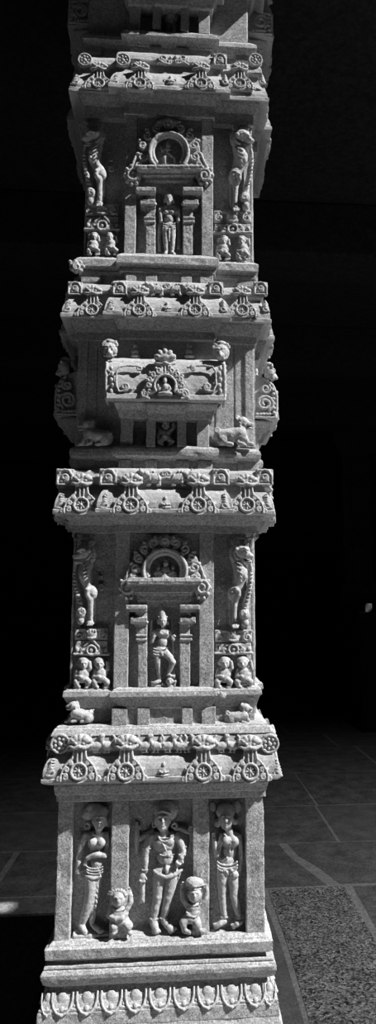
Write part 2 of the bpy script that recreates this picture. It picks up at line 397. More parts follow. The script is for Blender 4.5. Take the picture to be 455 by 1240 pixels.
course('lintel', [(944, .012), (948, .012), (950, .014), (959.5, .010), (960, .006), (967.5, .005), (968.5, -.02)], W4, .2, 0, pil, bv=.0012)

YP = -Wr
def head(s, x, y, h, rx, ry, rh, tilt=0, male=True):
    s.ball(x, y, h, rx, ry, rh, tilt)
    s.ball(x, y+ry*.45, h+rh*.25, rx*.68, ry*.52, rh*.75, tilt)           # jaw
    s.rod([(x, y-ry*.12, h+rh*.92, rx*.15), (x, y+ry*.25, h+rh*1.10, rx*.24)])    # nose
    s.rod([(x-rx*.6, y-ry*.18, h+rh*.74, rx*.14), (x-rx*.2, y-ry*.22, h+rh*.92, rx*.14)]); s.rod([(x+rx*.6, y-ry*.18, h+rh*.74, rx*.14), (x+rx*.2, y-ry*.22, h+rh*.92, rx*.14)])
    for q in (-1, 1): s.cut(x+q*rx*.42, y+ry*.0, h+rh*1.06, rx*.27, ry*.15, rh*.26); s.ball(x+q*rx*.42, y+ry*.02, h+rh*.78, rx*.17, ry*.08, rh*.12)
    if rx > 6: s.cut(x, y+ry*.53, h+rh*1.14, rx*.26, ry*.035, rh*.2)
    s.ball(x, y+ry*.48, h+rh*.96, rx*.30, ry*.07, rh*.2); s.ball(x, y+ry*.58, h+rh*.94, rx*.24, ry*.06, rh*.18)   # lips
    s.ball(x, y+ry*.82, h+rh*.75, rx*.28, ry*.14, rh*.25)
    for q in (-1, 1): s.ball(x+q*rx*.98, y+ry*.12, h+rh*.1, rx*.16, ry*.3, rh*.3)
def foot(s, x0, y0, x1, y1, h0, h1, r):
    s.rod([(x0, y0, h0, r*.95), ((x0+x1)/2, (y0+y1)/2, (h0+h1)/2+1, r*.9), (x1, y1, h1, r*.75)])
    dx, dy = x1-x0, y1-y0; L = math.hypot(dx, dy); ux, uy = dx/L, dy/L
    for i in range(5):
        o = (i-2)*r*.42; s.rod([(x1-uy*o, y1+ux*o, h1, r*.28), (x1-uy*o+ux*r*.75, y1+ux*o+uy*r*.5, h1+.4, r*.24)])
def hand(s, x, y, h, r, ang=270, curl=.6):
    a = math.radians(ang); ux, uy = math.cos(a), -math.sin(a)
    s.ball(x, y, h, r*.8, r*.95, r*.5, 0)
    for i in range(4):
        o = (i-1.5)*r*.42; L = r*(1.15, 1.35, 1.3, 1.0)[i]
        s.rod([(x-uy*o+ux*r*.6, y+ux*o+uy*r*.6, h+.3, r*.22), (x-uy*o+ux*(r*.6+L*.6), y+ux*o+uy*(r*.6+L*.6), h+r*curl*.5, r*.2), (x-uy*o+ux*(r*.6+L), y+ux*o+uy*(r*.6+L), h+r*curl*.2, r*.17)])
    s.rod([(x+uy*r*.7, y-ux*r*.7, h, r*.25), (x+uy*r*1.1+ux*r*.6, y-ux*r*1.1+uy*r*.6, h+r*.4, r*.2)])

def goddess_left():
    s = Sculpt(YP)
    head(s, 120.5, 992, 9, 8, 13.5, 8)
    s.ball(120.5, 983, 6, 10.5, 8, 8); s.ball(106, 985, 3, 8, 7.5, 5); s.ball(112, 978, 3, 8, 5, 5)      # hair and side bun
    for i in range(5): s.rod([(113+i*3.6, 982, 12.5-abs(i-2)*.9, .8), (114+i*3.2, 977.5, 9.5, .8)])
    s.arc(105.3, 1000, 3.0, 0, 360, 6, 1.3); s.ball(128.6, 998, 7, 2.2, 3, 2)
    s.rod([(120, 1002, 7, 4.2), (119, 1010, 6, 4.5)])
    s.ball(117, 1013, 5, 14, 6.5, 5.5); s.ball(117, 1020, 5, 10.5, 10, 6); s.ball(117.5, 1031, 5, 8.2, 9, 5.5)
    s.arc(118, 1006, 7, 200, 340, 10, .8, ry=6)
    s.ball(112.4, 1020, 11, 5.2, 5, 4.6); s.ball(122.6, 1020, 11, 5.2, 5, 4.6)
    s.ball(117.8, 1045, 6.5, 7.6, 6.5, 5.5); s.ball(114, 1058, 5.5, 11.5, 9, 7)
    # left arm hanging with its hand on the hip cloth
    s.rod([(104, 1011, 6, 4.2), (99, 1022, 6, 3.6), (95.5, 1038, 6.5, 2.9), (94.6, 1057, 7, 2.3)]); hand(s, 98, 1062, 9, 3.4, 330)
    s.arc(100, 1020.5, 4.3, 180, 360, 8, .8, ry=1.6); s.arc(94.6, 1055, 3, 180, 360, 8, .8, ry=1.3)
    # other arm folded across the waist
    s.rod([(128.5, 1011, 5, 3.8), (131, 1024, 5, 3.5), (127, 1036, 10, 3.3), (116, 1034.5, 12, 3.0), (106, 1039, 11, 2.6)]); hand(s, 103.5, 1043.5, 10.5, 3, 250)
    for yy, hh in ((1051, 12.2), (1054.3, 12.6), (1057.5, 12.9)): s.arc(114.5, yy-2.5, 10, 195, 345, hh, .9, ry=3.5)
    s.rod([(104, 1060, 11, 2), (112, 1063.5, 13, 2.4), (121, 1061.5, 11, 2)])
    for i in range(4): s.rod([(104+i*1.2, 1060+i*1.1, 11, .9), (108+i*2, 1067+i*.8, 10.5, .7)])
    s.rod([(110, 1064, 6.5, 8), (109.5, 1080, 7, 7.2), (107, 1095, 7, 6.2), (103, 1108, 6.6, 5), (100.3, 1116, 6, 4.2)])
    s.rod([(118, 1064, 5, 6), (115.5, 1085, 4.5, 5), (112.5, 1104, 5, 4), (111.5, 1115, 5, 3.6)])
    for i in range(6): s.rod([(117.5-i*.5, 1072+i*6, 9.5-i*.3, 1.5), (118.5-i*.5, 1075+i*6, 9, 1.3)])
    for yy in (1078, 1086, 1094): s.arc(109.5-(yy-1078)*.15, yy-3, 7.4, 200, 330, 11.5, .6, ry=4)
    foot(s, 98.5, 1121, 104, 1130, 7, 10, 4); foot(s, 112.5, 1119, 121, 1128, 6, 10, 3.8)
    s.ball(98, 1074+9, 1, 5, 8, 4) if False else None
    return tag(s.build('standing_goddess', pil, vox=.0021, sm=1), 'goddess in left dado panel')
def god():
    s = Sculpt(YP)
    head(s, 197, 991.5, 10.5, 9, 13.8, 9.5)
    s.ball(201, 982, 6, 14.5, 12, 9)
    for i in range(9):
        a = math.radians(20+i*17.5); s.rod([(201+10*math.cos(a), 985-9*math.sin(a), 13-abs(i-4)*.6, 1.5), (202+15*math.cos(a), 985-14.5*math.sin(a), 7, 1.3)])
    s.rod([(188, 984, 15.5, 1.2), (197, 982, 19, 1.3), (206, 984.5, 16, 1.2)])
    s.arc(211, 999.6, 2.8, 0, 360, 9, 1.2); s.arc(186.8, 999, 2.4, 0, 360, 8, 1.1)
    s.rod([(198, 1003, 8, 5), (199, 1011, 7, 5.5)])
    s.ball(198.5, 1013.5, 6, 19, 6.5, 6.5); s.ball(199, 1021, 6, 14, 10.5, 8); s.ball(201, 1036, 6, 10.5, 11, 7.5); s.ball(202, 1051, 6, 13, 9.5, 7.5)
    s.ball(192.6, 1019.5, 12, 5.5, 4.5, 2.6); s.ball(205, 1019.5, 12, 5.5, 4.5, 2.6); s.ball(202, 1042, 12.5, 5.5, 5, 1.8)
    s.arc(199, 1010, 8, 190, 350, 14, .9, ry=9); s.arc(199, 1010, 10.5, 190, 350, 13.5, .8, ry=5)
    s.rod([(192, 1012, 13, .8), (199, 1026, 14.6, .8), (205, 1038, 14.2, .8)]); s.arc(202, 1034, 8.8, 190, 350, 14, .8, ry=2)
    s.rod([(186.5, 1054.5, 11, 1.8), (192, 1059, 14, 2.0), (201, 1062.5, 15.5, 2.2), (211, 1060, 14.5, 2.0), (220, 1053.5, 11, 1.6)]); s.ball(201.5, 1053, 14, 2.6, 5, 2.4)
    s.rod([(219, 1054, 10, 1.4), (216, 1063, 10, 1.2), (213, 1070, 9, 1.0)])
    # front arms
    s.rod([(182, 1012.5, 7, 5), (178, 1024, 8, 4.5), (176, 1036, 8.5, 4), (175.5, 1055, 9.5, 3)]); hand(s, 172.5, 1061.5, 11, 4.6, 265, 1.0)
    s.arc(177.3, 1027, 5, 190, 350, 11, .9, ry=1.8); s.arc(175.5, 1053, 3.6, 180, 360, 12, .9, ry=1.3)
    s.rod([(172.8, 1067, 9, 2.6), (172.6, 1080, 9, 3), (172, 1088, 8, 3.2), (169, 1093, 7, 1.8)]); s.rod([(172, 1088, 8, 3), (175.5, 1094, 7, 1.8)])
    s.rod([(215.5, 1012, 7, 5), (219, 1022, 9, 4.5), (221.5, 1031, 11, 4), (219.5, 1038, 14, 3.3)]); hand(s, 218.5, 1041, 14.5, 4.4, 240, 1.2); s.ball(215, 1046, 11, 3, 4, 3)
    s.arc(220.3, 1025, 5, 190, 350, 12, .9, ry=1.8); s.arc(220.5, 1035, 3.8, 180, 360, 15, .9, ry=1.3)
    # raised rear arms with what they hold
    s.rod([(186, 1008, 3, 3.6), (176, 1011, 3, 3), (168, 1016, 3, 2.6), (166, 1006, 4, 2.4)]); s.rod([(165.5, 996, 3, 2), (165.3, 1004, 4.4, 2.8), (165.5, 1018, 3.5, 3.2), (166, 1032, 3, 2.2)]); s.ball(163, 1001, 3, 1.8, 3, 2); s.ball(169, 1001, 3, 1.8, 3, 2); s.ball(170, 1016, 3, 2.2, 2.4, 2)
    s.rod([(213, 1003, 4, 3.6), (221, 1004.5, 5, 3.2), (229, 1007.5, 6, 2.6)]); hand(s, 230.5, 1004.5, 7, 3, 80, 1.0)
    s.rod([(230, 998, 5, 1.6), (233, 1003, 6, 2), (236.5, 1006, 5, 1.6)]); s.rod([(231.5, 1007, 6, 2.4), (232, 1016, 5, 2.6), (229.5, 1026, 4, 2), (227.5, 1031, 3, 1.4)])
    # legs
    s.rod([(194, 1056, 7, 8), (192, 1068, 8, 7.2), (191, 1086, 8, 5.8), (188.5, 1098, 8, 5.2), (186.3, 1112, 7.5, 3.8)]); s.ball(191, 1086, 11.5, 4, 4, 3)
    s.rod([(208, 1056, 7, 8), (207, 1068, 8, 7.2), (203, 1088, 8, 5.8), (200.5, 1099, 7.6, 5.2), (198.2, 1111, 7, 3.8)]); s.ball(203, 1087, 11.5, 4, 4, 3)
    s.arc(186.5, 1112, 4.6, 190, 350, 10.5, 1, ry=2); s.arc(198.3, 1111, 4.6, 190, 350, 10, 1, ry=2)
    foot(s, 186.2, 1117, 188.6, 1127, 8, 12.5, 5); foot(s, 200, 1116, 207.5, 1125.5, 8, 12.5, 5)
    return tag(s.build('standing_god', pil, vox=.0021, sm=1), 'four armed god in centre dado panel')
def goddess_right():
    s = Sculpt(YP)
    head(s, 273.6, 991, 9.5, 8.5, 13, 8.5)
    s.ball(273, 982.5, 6, 11.5, 9.5, 9); s.ball(263, 996, 5, 4.6, 5.5, 5); s.ball(284.5, 994, 5, 4, 4.5, 4.5); s.ball(287, 977, 2, 6, 7, 2.4); s.ball(257, 977, 1.6, 5, 6, 2.2)
    for i in range(6): s.rod([(265.5+i*3, 985.5-abs(i-2.5)*.3, 13.6-abs(i-2.5)*.8, .8), (268+i*2, 976.5, 10, .8)])
    s.rod([(275, 1000, 7.5, 4.3), (278, 1008, 6.5, 4.5)])
    s.ball(278.5, 1012, 5, 13, 5.5, 5.5); s.ball(278.5, 1019, 5, 10, 9, 6); s.ball(278, 1031, 5, 7.6, 9.5, 5.6); s.ball(275, 1042, 6, 9.6, 7, 6); s.ball(275.5, 1052, 6, 12.6, 8, 7)
    s.ball(274, 1018.2, 11, 5.4, 5.2, 4.8); s.ball(284, 1019, 11, 5, 5.4, 4.6)
    s.rod([(271, 1010, 10, 1), (279.5, 1018, 13.5, 1.0), (277.8, 1030.5, 12.5, 1.2)]); s.ball(278, 1031.5, 12, 2.0, 1.5, 1.6); s.ball(275, 1039.5, 12, 1, 1, .6)
    for yy, hh in ((1042, 13.0), (1046, 13.6), (1049.5, 13.8)): s.arc(275, yy, 12.5-abs(yy-1046)*.1, 195, 345, hh-1, 1.2, ry=6)
    s.ball(284, 1059.5, 12, 5, 4.2, 4); s.ball(280, 1054, 13.6, 2, 2, 1.6)
    for i in range(5): s.rod([(264+i*2.4, 1050+i*1.2, 10+i, 1.2), (266+i*2.4, 1055+i*.9, 9.5+i, 1.1)])
    s.rod([(268.5, 1012, 6, 3.8), (265, 1024, 6, 3.4), (263, 1035, 7, 3.2), (260.5, 1026, 9, 2.8), (259, 1016, 9, 2.4)]); hand(s, 258.5, 1012.5, 9, 3, 100, .8)
    s.rod([(289, 1012, 5, 3.6), (291.5, 1026, 4.5, 3.0), (291.5, 1040, 4.5, 2.7), (290, 1053, 5, 2.3)]); hand(s, 289, 1057, 6, 2.8, 265)
    s.rod([(269.5, 1058, 7, 7), (269, 1068, 7.4, 5.8), (269, 1084, 7, 4.8), (270, 1097, 6.6, 4.2), (271.3, 1110, 6.4, 3.2)]); s.rod([(281.5, 1058, 7, 7), (282.5, 1070, 7.4, 6), (283.2, 1085, 7, 5), (286, 1098, 6.6, 4.2), (288.8, 1110, 6.4, 3.2)])
    s.arc(271.3, 1110, 4, 190, 350, 9, .9, ry=1.8); s.arc(288.8, 1110, 4, 190, 350, 9, .9, ry=1.8)
    foot(s, 271, 1116, 262, 1121, 8, 9.5, 3.6); foot(s, 290.5, 1116, 283, 1121.5, 8, 9.5, 3.6)
    s.ball(256, 1095, 1, 2.4, 4, 2.4); s.ball(256.5, 1103, 1, 2.4, 3, 2.4)
    return tag(s.build('standing_goddess', pil, vox=.0021, sm=1), 'goddess in right dado panel')
def dwarfs():
    s = Sculpt(YP); h = REC*400-4
    head(s, 143, 1089, 16, 7.6, 8.5, 7)
    s.ball(143, 1081, 12, 9.5, 6, 6)
    for i in range(9):
        a = math.radians(5+i*21); s.rod([(143+8*math.cos(a), 1084-6*math.sin(a), 16, 1.6), (143+12.5*math.cos(a), 1084-10*math.sin(a), 13, 1.4)])
    s.ball(144.5, 1106, 13, 11, 10.5, 7.5); s.ball(144.5, 1114, 13, 11.5, 7, 8)
    s.rod([(136, 1099, 13, 4.2), (132.5, 1108, 15, 3.8), (140, 1113, 20, 3.2), (148, 1112, 21, 2.8)]); s.arc(144, 1098, 9, 190, 350, 19, .9, ry=5)
    s.rod([(153, 1100, 13, 4), (158, 1092, 13, 3.6), (157, 1082, 12, 3)]); hand(s, 156.5, 1079.5, 12, 3, 100, .8); s.arc(156.8, 1084, 3.4, 180, 360, 14, .9, ry=1.4)
    s.rod([(139, 1116, 14, 5.4), (137.5, 1122, 18, 5.2), (139, 1127, 17, 3.6)]); s.rod([(150, 1116, 14, 5.8), (155, 1121, 17, 5.4), (155, 1127, 16, 3.6)])
    foot(s, 139, 1128, 136, 1130, 17, 20, 2.8); foot(s, 155, 1128, 158, 1130, 16, 19, 2.8)
    tag(s.build('dwarf_attendant', pil, vox=.0021, sm=1), 'spiky haired dwarf attendant')
    s = Sculpt(YP)
    head(s, 235.4, 1083, 16, 7.6, 9, 7)
    s.ball(235.4, 1068, 14, 11, 6.2, 8); s.rod([(226, 1072, 17, 1.4), (235.4, 1073.5, 22.5, 1.4), (245, 1072, 17, 1.4)]); s.rod([(228, 1076, 17, 1.0), (235.4, 1077, 21.5, 1.0), (243, 1076, 17, 1.0)])
    for i in range(6): s.rod([(227+i*3.4, 1071, 19.5-abs(i-2.5)*.8, .7), (230+i*2.1, 1063.5, 17.5, .7)])
    s.ball(234.5, 1098, 13, 9.5, 6, 6.5); s.ball(234, 1104, 13, 8.2, 8, 7); s.ball(232, 1111, 13, 9.5, 6.5, 7.5)
    s.rod([(227, 1096, 13, 3.8), (221.5, 1088, 13, 3.4), (220.5, 1077, 11, 2.8)]); hand(s, 221, 1072.5, 12, 2.8, 80, .8)
    s.rod([(242.5, 1096, 13, 3.8), (248.5, 1088, 14, 3.4), (250.5, 1078, 14, 2.8)]); hand(s, 249.5, 1075, 15, 2.8, 110, .8)
    s.arc(233.5, 1104, 8, 190, 350, 18.5, 1, ry=3); s.rod([(226, 1108, 19, .9), (236, 1111, 20.5, .9), (241, 1107, 18.5, .9)]); s.arc(235, 1093, 8, 190, 350, 18.5, .9, ry=4)
    s.rod([(227, 1112, 14, 5.4), (222, 1117, 16, 5), (223, 1124, 15, 3.6)]); s.rod([(236, 1112, 14, 5.6), (238.5, 1118, 17, 5), (240, 1124, 16, 3.6)])
    foot(s, 222.5, 1127, 229, 1128.5, 15, 18, 3); foot(s, 239.5, 1126, 246, 1127.5, 16, 18, 3)
    tag(s.build('dwarf_attendant', pil, vox=.0021, sm=1), 'turbaned dwarf attendant with raised arms')
goddess_left(); god(); goddess_right(); dwarfs()
# --- stone scraps of ground and side carvings in the panels
for a, b in ((88, 132), (156, 232), (254, 297)):
    s = Sculpt(YP); s.slab([(a, 1129), (b, 1127), (b, 1140), (a, 1140)], -3, 9); s.slab([(a, 1133), (b, 1131), (b, 1140), (a, 1140)], -3, 13)
    s.build('relief_ground', pil, vox=.0026)

# ------------------------------------------------------------------ cornice bands (frieze roll over a flaring eave)
def band(yf0, yf1, yk0, yk1, wd, c, d, kb=.068, kt=.046, fr=.045, kc=None):
    """frieze rows yf0..yf1, eave rows yk0..yk1 (photo rows on the central column)"""
    m = (yf0+yf1)/2; q = (yk1-yk0)
    kc = c if kc is None else kc
    f = course('frieze_roll', [(yf0-.5, fr-.020), (yf0+.4, fr-.006), (yf0+3, fr-.001), (m, fr+.002), (yf1-5, fr), (yf1-1.5, fr-.010), (yf1, fr-.022), (yf1+1, fr-.035)], wd, kc, d, pil, mat=CARVE, bv=.001)
    k = course('eave', [(yf1-3, kt-.014), (yk0-2, kt-.008), (yk0, kt), (yk0+q*.12, kt+(kb-kt)*.33), (yk0+q*.3, kt+(kb-kt)*.62), (yk0+q*.52, kt+(kb-kt)*.83), (yk0+q*.75, kb-.003), (yk1-5.6, kb-.004), (yk1-5.0, kb+.0015), (yk1-.6, kb+.001), (yk1+.6, kb-.008), (yk1+1.2, .02)], wd, kc, d, pil, mat=CARVE, bv=.0012)
    return f, k
def cavetto(y0, y1, y2, wd, c, d, o0=.040, o1=.020, o2=.016):
    q = y1-y0
    return course('cavetto', [(y0-3, o0), (y0+q*.25, o0-.004), (y0+q*.6, o0-.012), (y1-1, o1+.001), (y1, o1), (y1+.4, o2), (y2-.6, o2), (y2, o2-.012)], wd, c, d, pil, bv=.001)
B1 = band(66, 81, 91, 109, W, CW, D)
B2 = band(342, 357, 361, 383, W, CW, D)
B3 = band(568, 587, 594, 621.5, W, CW+.005, .024, kb=.070, kt=.048, fr=.047)
B4 = band(889, 910, 914, 946, W4, CW, .0, kb=.046, kt=.025, fr=.025)
cavetto(109, 125, 140, W, CW, D); cavetto(383, 400, 411, Wb, CW, D); cavetto(622, 635, 645, W, CW, .024)

# medallion: a ringed rosette in a leafy horseshoe with a stem and a crown that climbs onto the frieze
def medallion(kind=0):
    s = Sculpt(local=1/362.)
    half = [(20, 0), (20.4, -5), (18.6, -11), (15.5, -16.5), (11.5, -20.5), (8, -23.5), (6.8, -28), (6.6, -34)]
    s.slab([(-x, y) for x, y in half]+[(x, y) for x, y in half[::-1]], -14, 1.6)
    s.arc(0, -10.5, 8.4, 0, 360, 3.2, 1.5); s.disc(0, -10.5, 7.4, 7.4, -4, 1.8)
    s.ball(0, -10.5, 2.6, 1.7, 1.7, 1.6)
    for i in range(8):
        a = math.radians(45*i); s.rod([(2.8*math.cos(a), -10.5-2.8*math.sin(a), 2.2, .8), (4.9*math.cos(a), -10.5-4.9*math.sin(a), 2.4, 1.0)])
    for sg in (-1, 1):
        s.rod([(sg*x*.97, y-.6, 2.6, 1.35) for x, y in half])
        for (x, y, r, a, t) in ((14.6, -4.6, 3.5, 60, 1.25), (13.6, -12.2, 3.1, 30, 1.15), (9.4, -19, 2.4, 60, 1.1)):
            s.curl(sg*x, y, r, a if sg > 0 else 180-a, t, 2.6, 1.25, sg)
        s.curl(sg*21.5, -2.6, 2.6, 90, 1.1, 2.2, 1.2, -sg); s.ball(sg*19.8, -13, 1, 1.8, 2.2, 1.8)
        s.rod([(sg*2.4, -21, 3.2, 1.2), (sg*2.4, -34, 4.0, 1.2)])
    s.arc(0, -10.5, 12, 205, 335, 2.2, 1.0)
    # crown
    s.ball(0, -41.5, 0, 13, 9, 6)
    for a in (-72, -36, 0, 36, 72):
        t = math.radians(90-a); s.ball(7.6*math.cos(t), -41.5-4.6*math.sin(t), 4.4, 2.9, 4.4, 2.6, a)
    s.rod([(-12, -38, 3, 1.8), (-6, -35, 5.4, 1.9), (0, -36.8, 6.4, 1.9), (6, -35, 5.4, 1.9), (12, -38, 3, 1.8)])
    for sg in (-1, 1): s.ball(sg*4.2, -40, 5.6, 2.0, 1.6, 1.6); s.ball(sg*11.6, -42.5, 3, 2.6, 3.4, 2.6)
    return s.build('medallion', None, vox=.0021, sm=1)
def leaf(kind):
    s = Sculpt(local=1/362.)
    if kind == 0:      # seated little figure with leaves
        s.ball(0, -5, 0, 4.4, 5, 3.2); s.ball(0, -11, 1, 2.6, 3, 2.6); s.curl(-6, -5, 3.4, 90, 1, .8, 1.1, 1); s.curl(6, -5, 3.4, 90, 1, .8, 1.1, -1); s.rod([(-6, -.5, 1, 1.3), (0, 0, 2, 1.4), (6, -.5, 1, 1.3)])
        for sg in (-1, 1): s.rod([(sg*3, -8, 1, 1.2), (sg*5, -4, 2, 1.1), (sg*1.5, -3, 3.4, 1)])
    else:              # a single leaf
        for i in range(5): s.rod([(-5+i*.6, -i*3, 1.0, 1.5-.12*i), (0, -i*3-4, 2.2, 1.3-.1*i), (4.5-i*.5, -i*2.6-5, .6, 1.0)])
        s.curl(0, -3, 4.5, 200, 1, 1.5, 1.2)
    return s.build('leaf_motif', None, vox=.0021, sm=1)
def frieze_piece(kind):
    s = Sculpt(local=1/362.)
    if kind == 'frame':          # little arched frame with a whorl
        s.box(-9, -8.5, 9, 8, -8, 2.0)
        s.rod([(-7.5, 7, 2.2, 1.3), (-7.5, -1, 2.2, 1.3), (-4, -6.3, 2.4, 1.3), (0, -7.6, 2.6, 1.3), (4, -6.3, 2.4, 1.3), (7.5, -1, 2.2, 1.3), (7.5, 7, 2.2, 1.3)])
        s.curl(0, .5, 4, 270, 1.3, 2.6, 1.1); s.ball(-3.5, 4.5, 2, 1.8, 1.6, 1.4); s.ball(3.5, 4.5, 2, 1.8, 1.6, 1.4); s.rod([(-8, 7.8, 2.2, 1.0), (8, 7.8, 2.2, 1.0)])
    elif kind == 'roundel':
        s.disc(0, 0, 9, 9, -8, 1.4); s.arc(0, 0, 8.2, 0, 360, 1.8, 1.3); s.ball(0, 0, 1.6, 2.4, 2.4, 2)
        for i in range(7):
            a = math.radians(i*360/7); s.ball(4.6*math.cos(a), 4.6*math.sin(a), 2.0, 1.7, 1.7, 1.3)
    elif kind == 'scroll':
        s.curl(-2, -2, 5.5, 180, 1.4, 1.5, 1.5); s.curl(4.5, 3, 4.2, 20, 1.2, 1.5, 1.4, -1); s.rod([(-8, 6, 1, 1.6), (-3, 4, 1.8, 1.6), (3, 6, 1.2, 1.4)]); s.ball(8, -4, 1, 2, 2.5, 1.8)
    elif kind == 'makara':
        s.ball(0, 1, .5, 8.5, 4.8, 3.5, -8); s.ball(8.5, -2.5, 1, 4.2, 3.8, 3.4); s.rod([(11, -3, 2, 1.8), (14, -5.5, 2, 1.5), (14.5, -8, 1.5, 1.2)]); s.rod([(11, -.5, 2, 1.4), (14, 1, 2, 1.1)])
        s.curl(-9.5, -3, 4.5, 300, 1.2, 1, 1.4, -1); s.rod([(4, 4, 1, 1.7), (5, 8, 1, 1.5), (7.5, 8.6, 1.4, 1.2)]); s.rod([(-5, 4, 1, 1.8), (-5.5, 8, 1, 1.5), (-3, 8.6, 1.4, 1.2)]); s.ball(9, -4.6, 3.4, 1.1, 1.1, 1)
        for i in range(4): s.rod([(-4+i*3.2, -2.5, 2.6, .9), (-5.4+i*3.2, 3, 3.2, .8)])
        for i in range(3): s.ball(1+i*3, -5.5+i*.2, .8, 1.7, 2.2, 1.6, 20)
    elif kind == 'goose':
        s.ball(0, 2, .6, 6.2, 4.2, 3.4, -12); s.rod([(4.2, 0, 1.2, 2.0), (5.8, -4.5, 1.4, 1.7), (4.4, -7.2, 1.6, 1.9)]); s.rod([(5.2, -7.2, 1.6, 1.2), (7.6, -6.4, 1.4, .7)])
        s.rod([(-4.5, 0, .8, 2), (-7.4, -4.6, .8, 1.5), (-5.4, -7.4, .8, 1.2)]); s.rod([(1.5, 5, .8, 1.2), (2, 8, .8, 1.1), (4, 8.3, 1, .8)]); s.rod([(-2, 5, .8, 1.2), (-2, 8, .8, 1.1), (0, 8.3, 1, .8)])
        for i in range(3): s.rod([(-3+i*2.3, .2, 3.0, .8), (-4.6+i*2.3, 4, 3.0, .8)])
    return s.build({'frame': 'frame_motif', 'roundel': 'rosette', 'scroll': 'scroll_motif', 'makara': 'makara_beast', 'goose': 'goose'}[kind], None, vox=.0021, sm=1)
MED = medallion(); LEAF = [leaf(0), leaf(1)]; FP = {k: frieze_piece(k) for k in ('frame', 'roundel', 'scroll', 'makara', 'goose')}
used = set()
def put(base, parent, x, y, z, sc=1.0, mir=1, rx=0, side=0, sxy=None):
    c = base if base.name not in used else base.copy()
    if c is not base: C.objects.link(c)
    used.add(base.name); used.add(c.name)
    c.parent = parent; c.location = Matrix.Rotation(side*PI/2, 3, 'Z') @ Vector((x, y, z)); c.rotation_euler = (rx, 0, side*PI/2)
    c.scale = (sc*mir*(sxy or 1), sc, sc)
    return c
def adorn(B, yf, yk, wd, c, d, kb, meds, leaves, pieces, sc):
    """set the carvings of one band by photo column on the front face; repeat the medallions round the two side faces"""
    f, k = B
    def spot(px, py, o):
        Y = -(wd+o); x = xat(px, py, Y-d)
        if abs(x) < c+o: Y -= d
        else: x = xat(px, py, Y)
        return x, Y
    for px in meds:
        x, Y = spot(px, yk-1, kb); z = at(px, yk+1.2, Y).z
        put(MED, k, x, Y+.001, z, sc, rx=math.radians(-8))
        for sd_ in (1, 3): put(MED, k, x, Y+.001, z, sc, rx=math.radians(-8), side=sd_)
    for px, kd, mir in leaves:
        x, Y = spot(px, yk-7, kb-.006); z = at(px, yk-6, Y).z
        put(LEAF[kd], k, x, Y+.001, z, sc*1.05, mir, rx=math.radians(-9))
    for px, kd, mir in pieces:
        x, Y = spot(px, yf, FRO[B]); z = at(px, yf, Y).z
        put(FP[kd], f, x, Y-.0005, z, sc*1.18, mir)
FRO = {B1: .042, B2: .042, B3: .044, B4: .023}
adorn(B1, 74, 108, W, CW, D, .068, (119, 169, 243, 290), ((92, 1, 1), (140, 1, 1), (206, 0, 1), (272, 1, -1), (317, 1, -1)), ((103, 'roundel', 1), (149, 'roundel', 1), (199, 'scroll', 1), (220, 'scroll', -1), (266, 'frame', 1), (309, 'roundel', 1)), .94*.93)
adorn(B2, 350, 383, W, CW, D, .068, (111, 168, 236, 293), ((82, 1, 1), (134, 1, 1), (202, 0, 1), (270, 1, -1), (321, 1, -1)), ((91, 'frame', 1), (145, 'frame', 1), (191, 'makara', -1), (213, 'makara', 1), (261, 'frame', 1), (315, 'frame', 1)), .92*.95)
adorn(B3, 578, 621, W, CW+.005, .024, .070, (98, 158, 240, 299), ((74, 1, 1), (127, 1, 1), (200, 0, 1), (272, 1, -1), (323, 1, -1)), ((79, 'frame', 1), (131, 'frame', 1), (187, 'makara', -1), (215, 'makara', 1), (267, 'frame', 1), (320, 'frame', 1)), 1.0)
adorn(B4, 900, 945, W4, CW, 0, .046, (95, 152, 246, 303), ((62, 1, 1), (198, 0, 1), (335, 1, -1)), ((73, 'roundel', 1), (117, 'goose', 1), (130, 'goose', -1), (175, 'goose', 1), (189, 'goose', -1), (203, 'goose', 1), (217, 'goose', -1), (226, 'goose', 1), (268, 'goose', 1), (281, 'goose', -1), (326, 'roundel', 1)), 1.03*.98)

# ------------------------------------------------------------------ ledges and necks with stub pilasters between the bands
def stubs(parent, spans, y0, y1, Y, back):
    for a, b in spans:
        x0, x1 = xat(a, (y0+y1)/2, Y), xat(b, (y0+y1)/2, Y)
        box_obj('stub_pilaster', x0, x1, Y, Y+back, Zc(y1, Y), Zc(y0, Y), GRAN, parent, .002, .02, .001)
# under tier 0
L0 = course('ledge', [(38, .004), (39, .030), (43.5, .032), (44.5, .027), (50, .016), (55, .008), (57, .006), (58, .0), (67, .0)], W, CW, D, pil, bv=.001)
stubs(L0, ((181, 196), (213, 229)), 56, 67, -(W+D+.012), .03); stubs(L0, ((106, 124), (286, 300)), 57, 68, -(W+.012), .03)
# under tier 1
L1 = course('ledge', [(308, -.004), (309, .016), (311, .029), (319.5, .030), (321, .022), (325, .018), (326, .020), (330, .019), (331, .004), (343, .004)], W, CW, D, pil, bv=.001)
stubs(L1, ((152, 165), (176, 190), (219, 232), (242, 258)), 330, 343, -(W+D+.017), .03); stubs(L1, ((98, 122), (287, 312)), 331, 344, -(W+.017), .03)
# under tier 2
L2 = course('ledge', [(539, -.004), (540.5, .020), (543, .030), (547, .032), (552, .030), (555, .018), (557, .014), (558, .004), (568.5, .004)], W, CW, .024, pil, bv=.001)
stubs(L2, ((143, 158), (176, 190), (213, 228), (239, 257)), 557, 569, -(W+.024+.017), .03); stubs(L2, ((86, 115), (288, 313)), 557, 569, -(W+.017), .03)
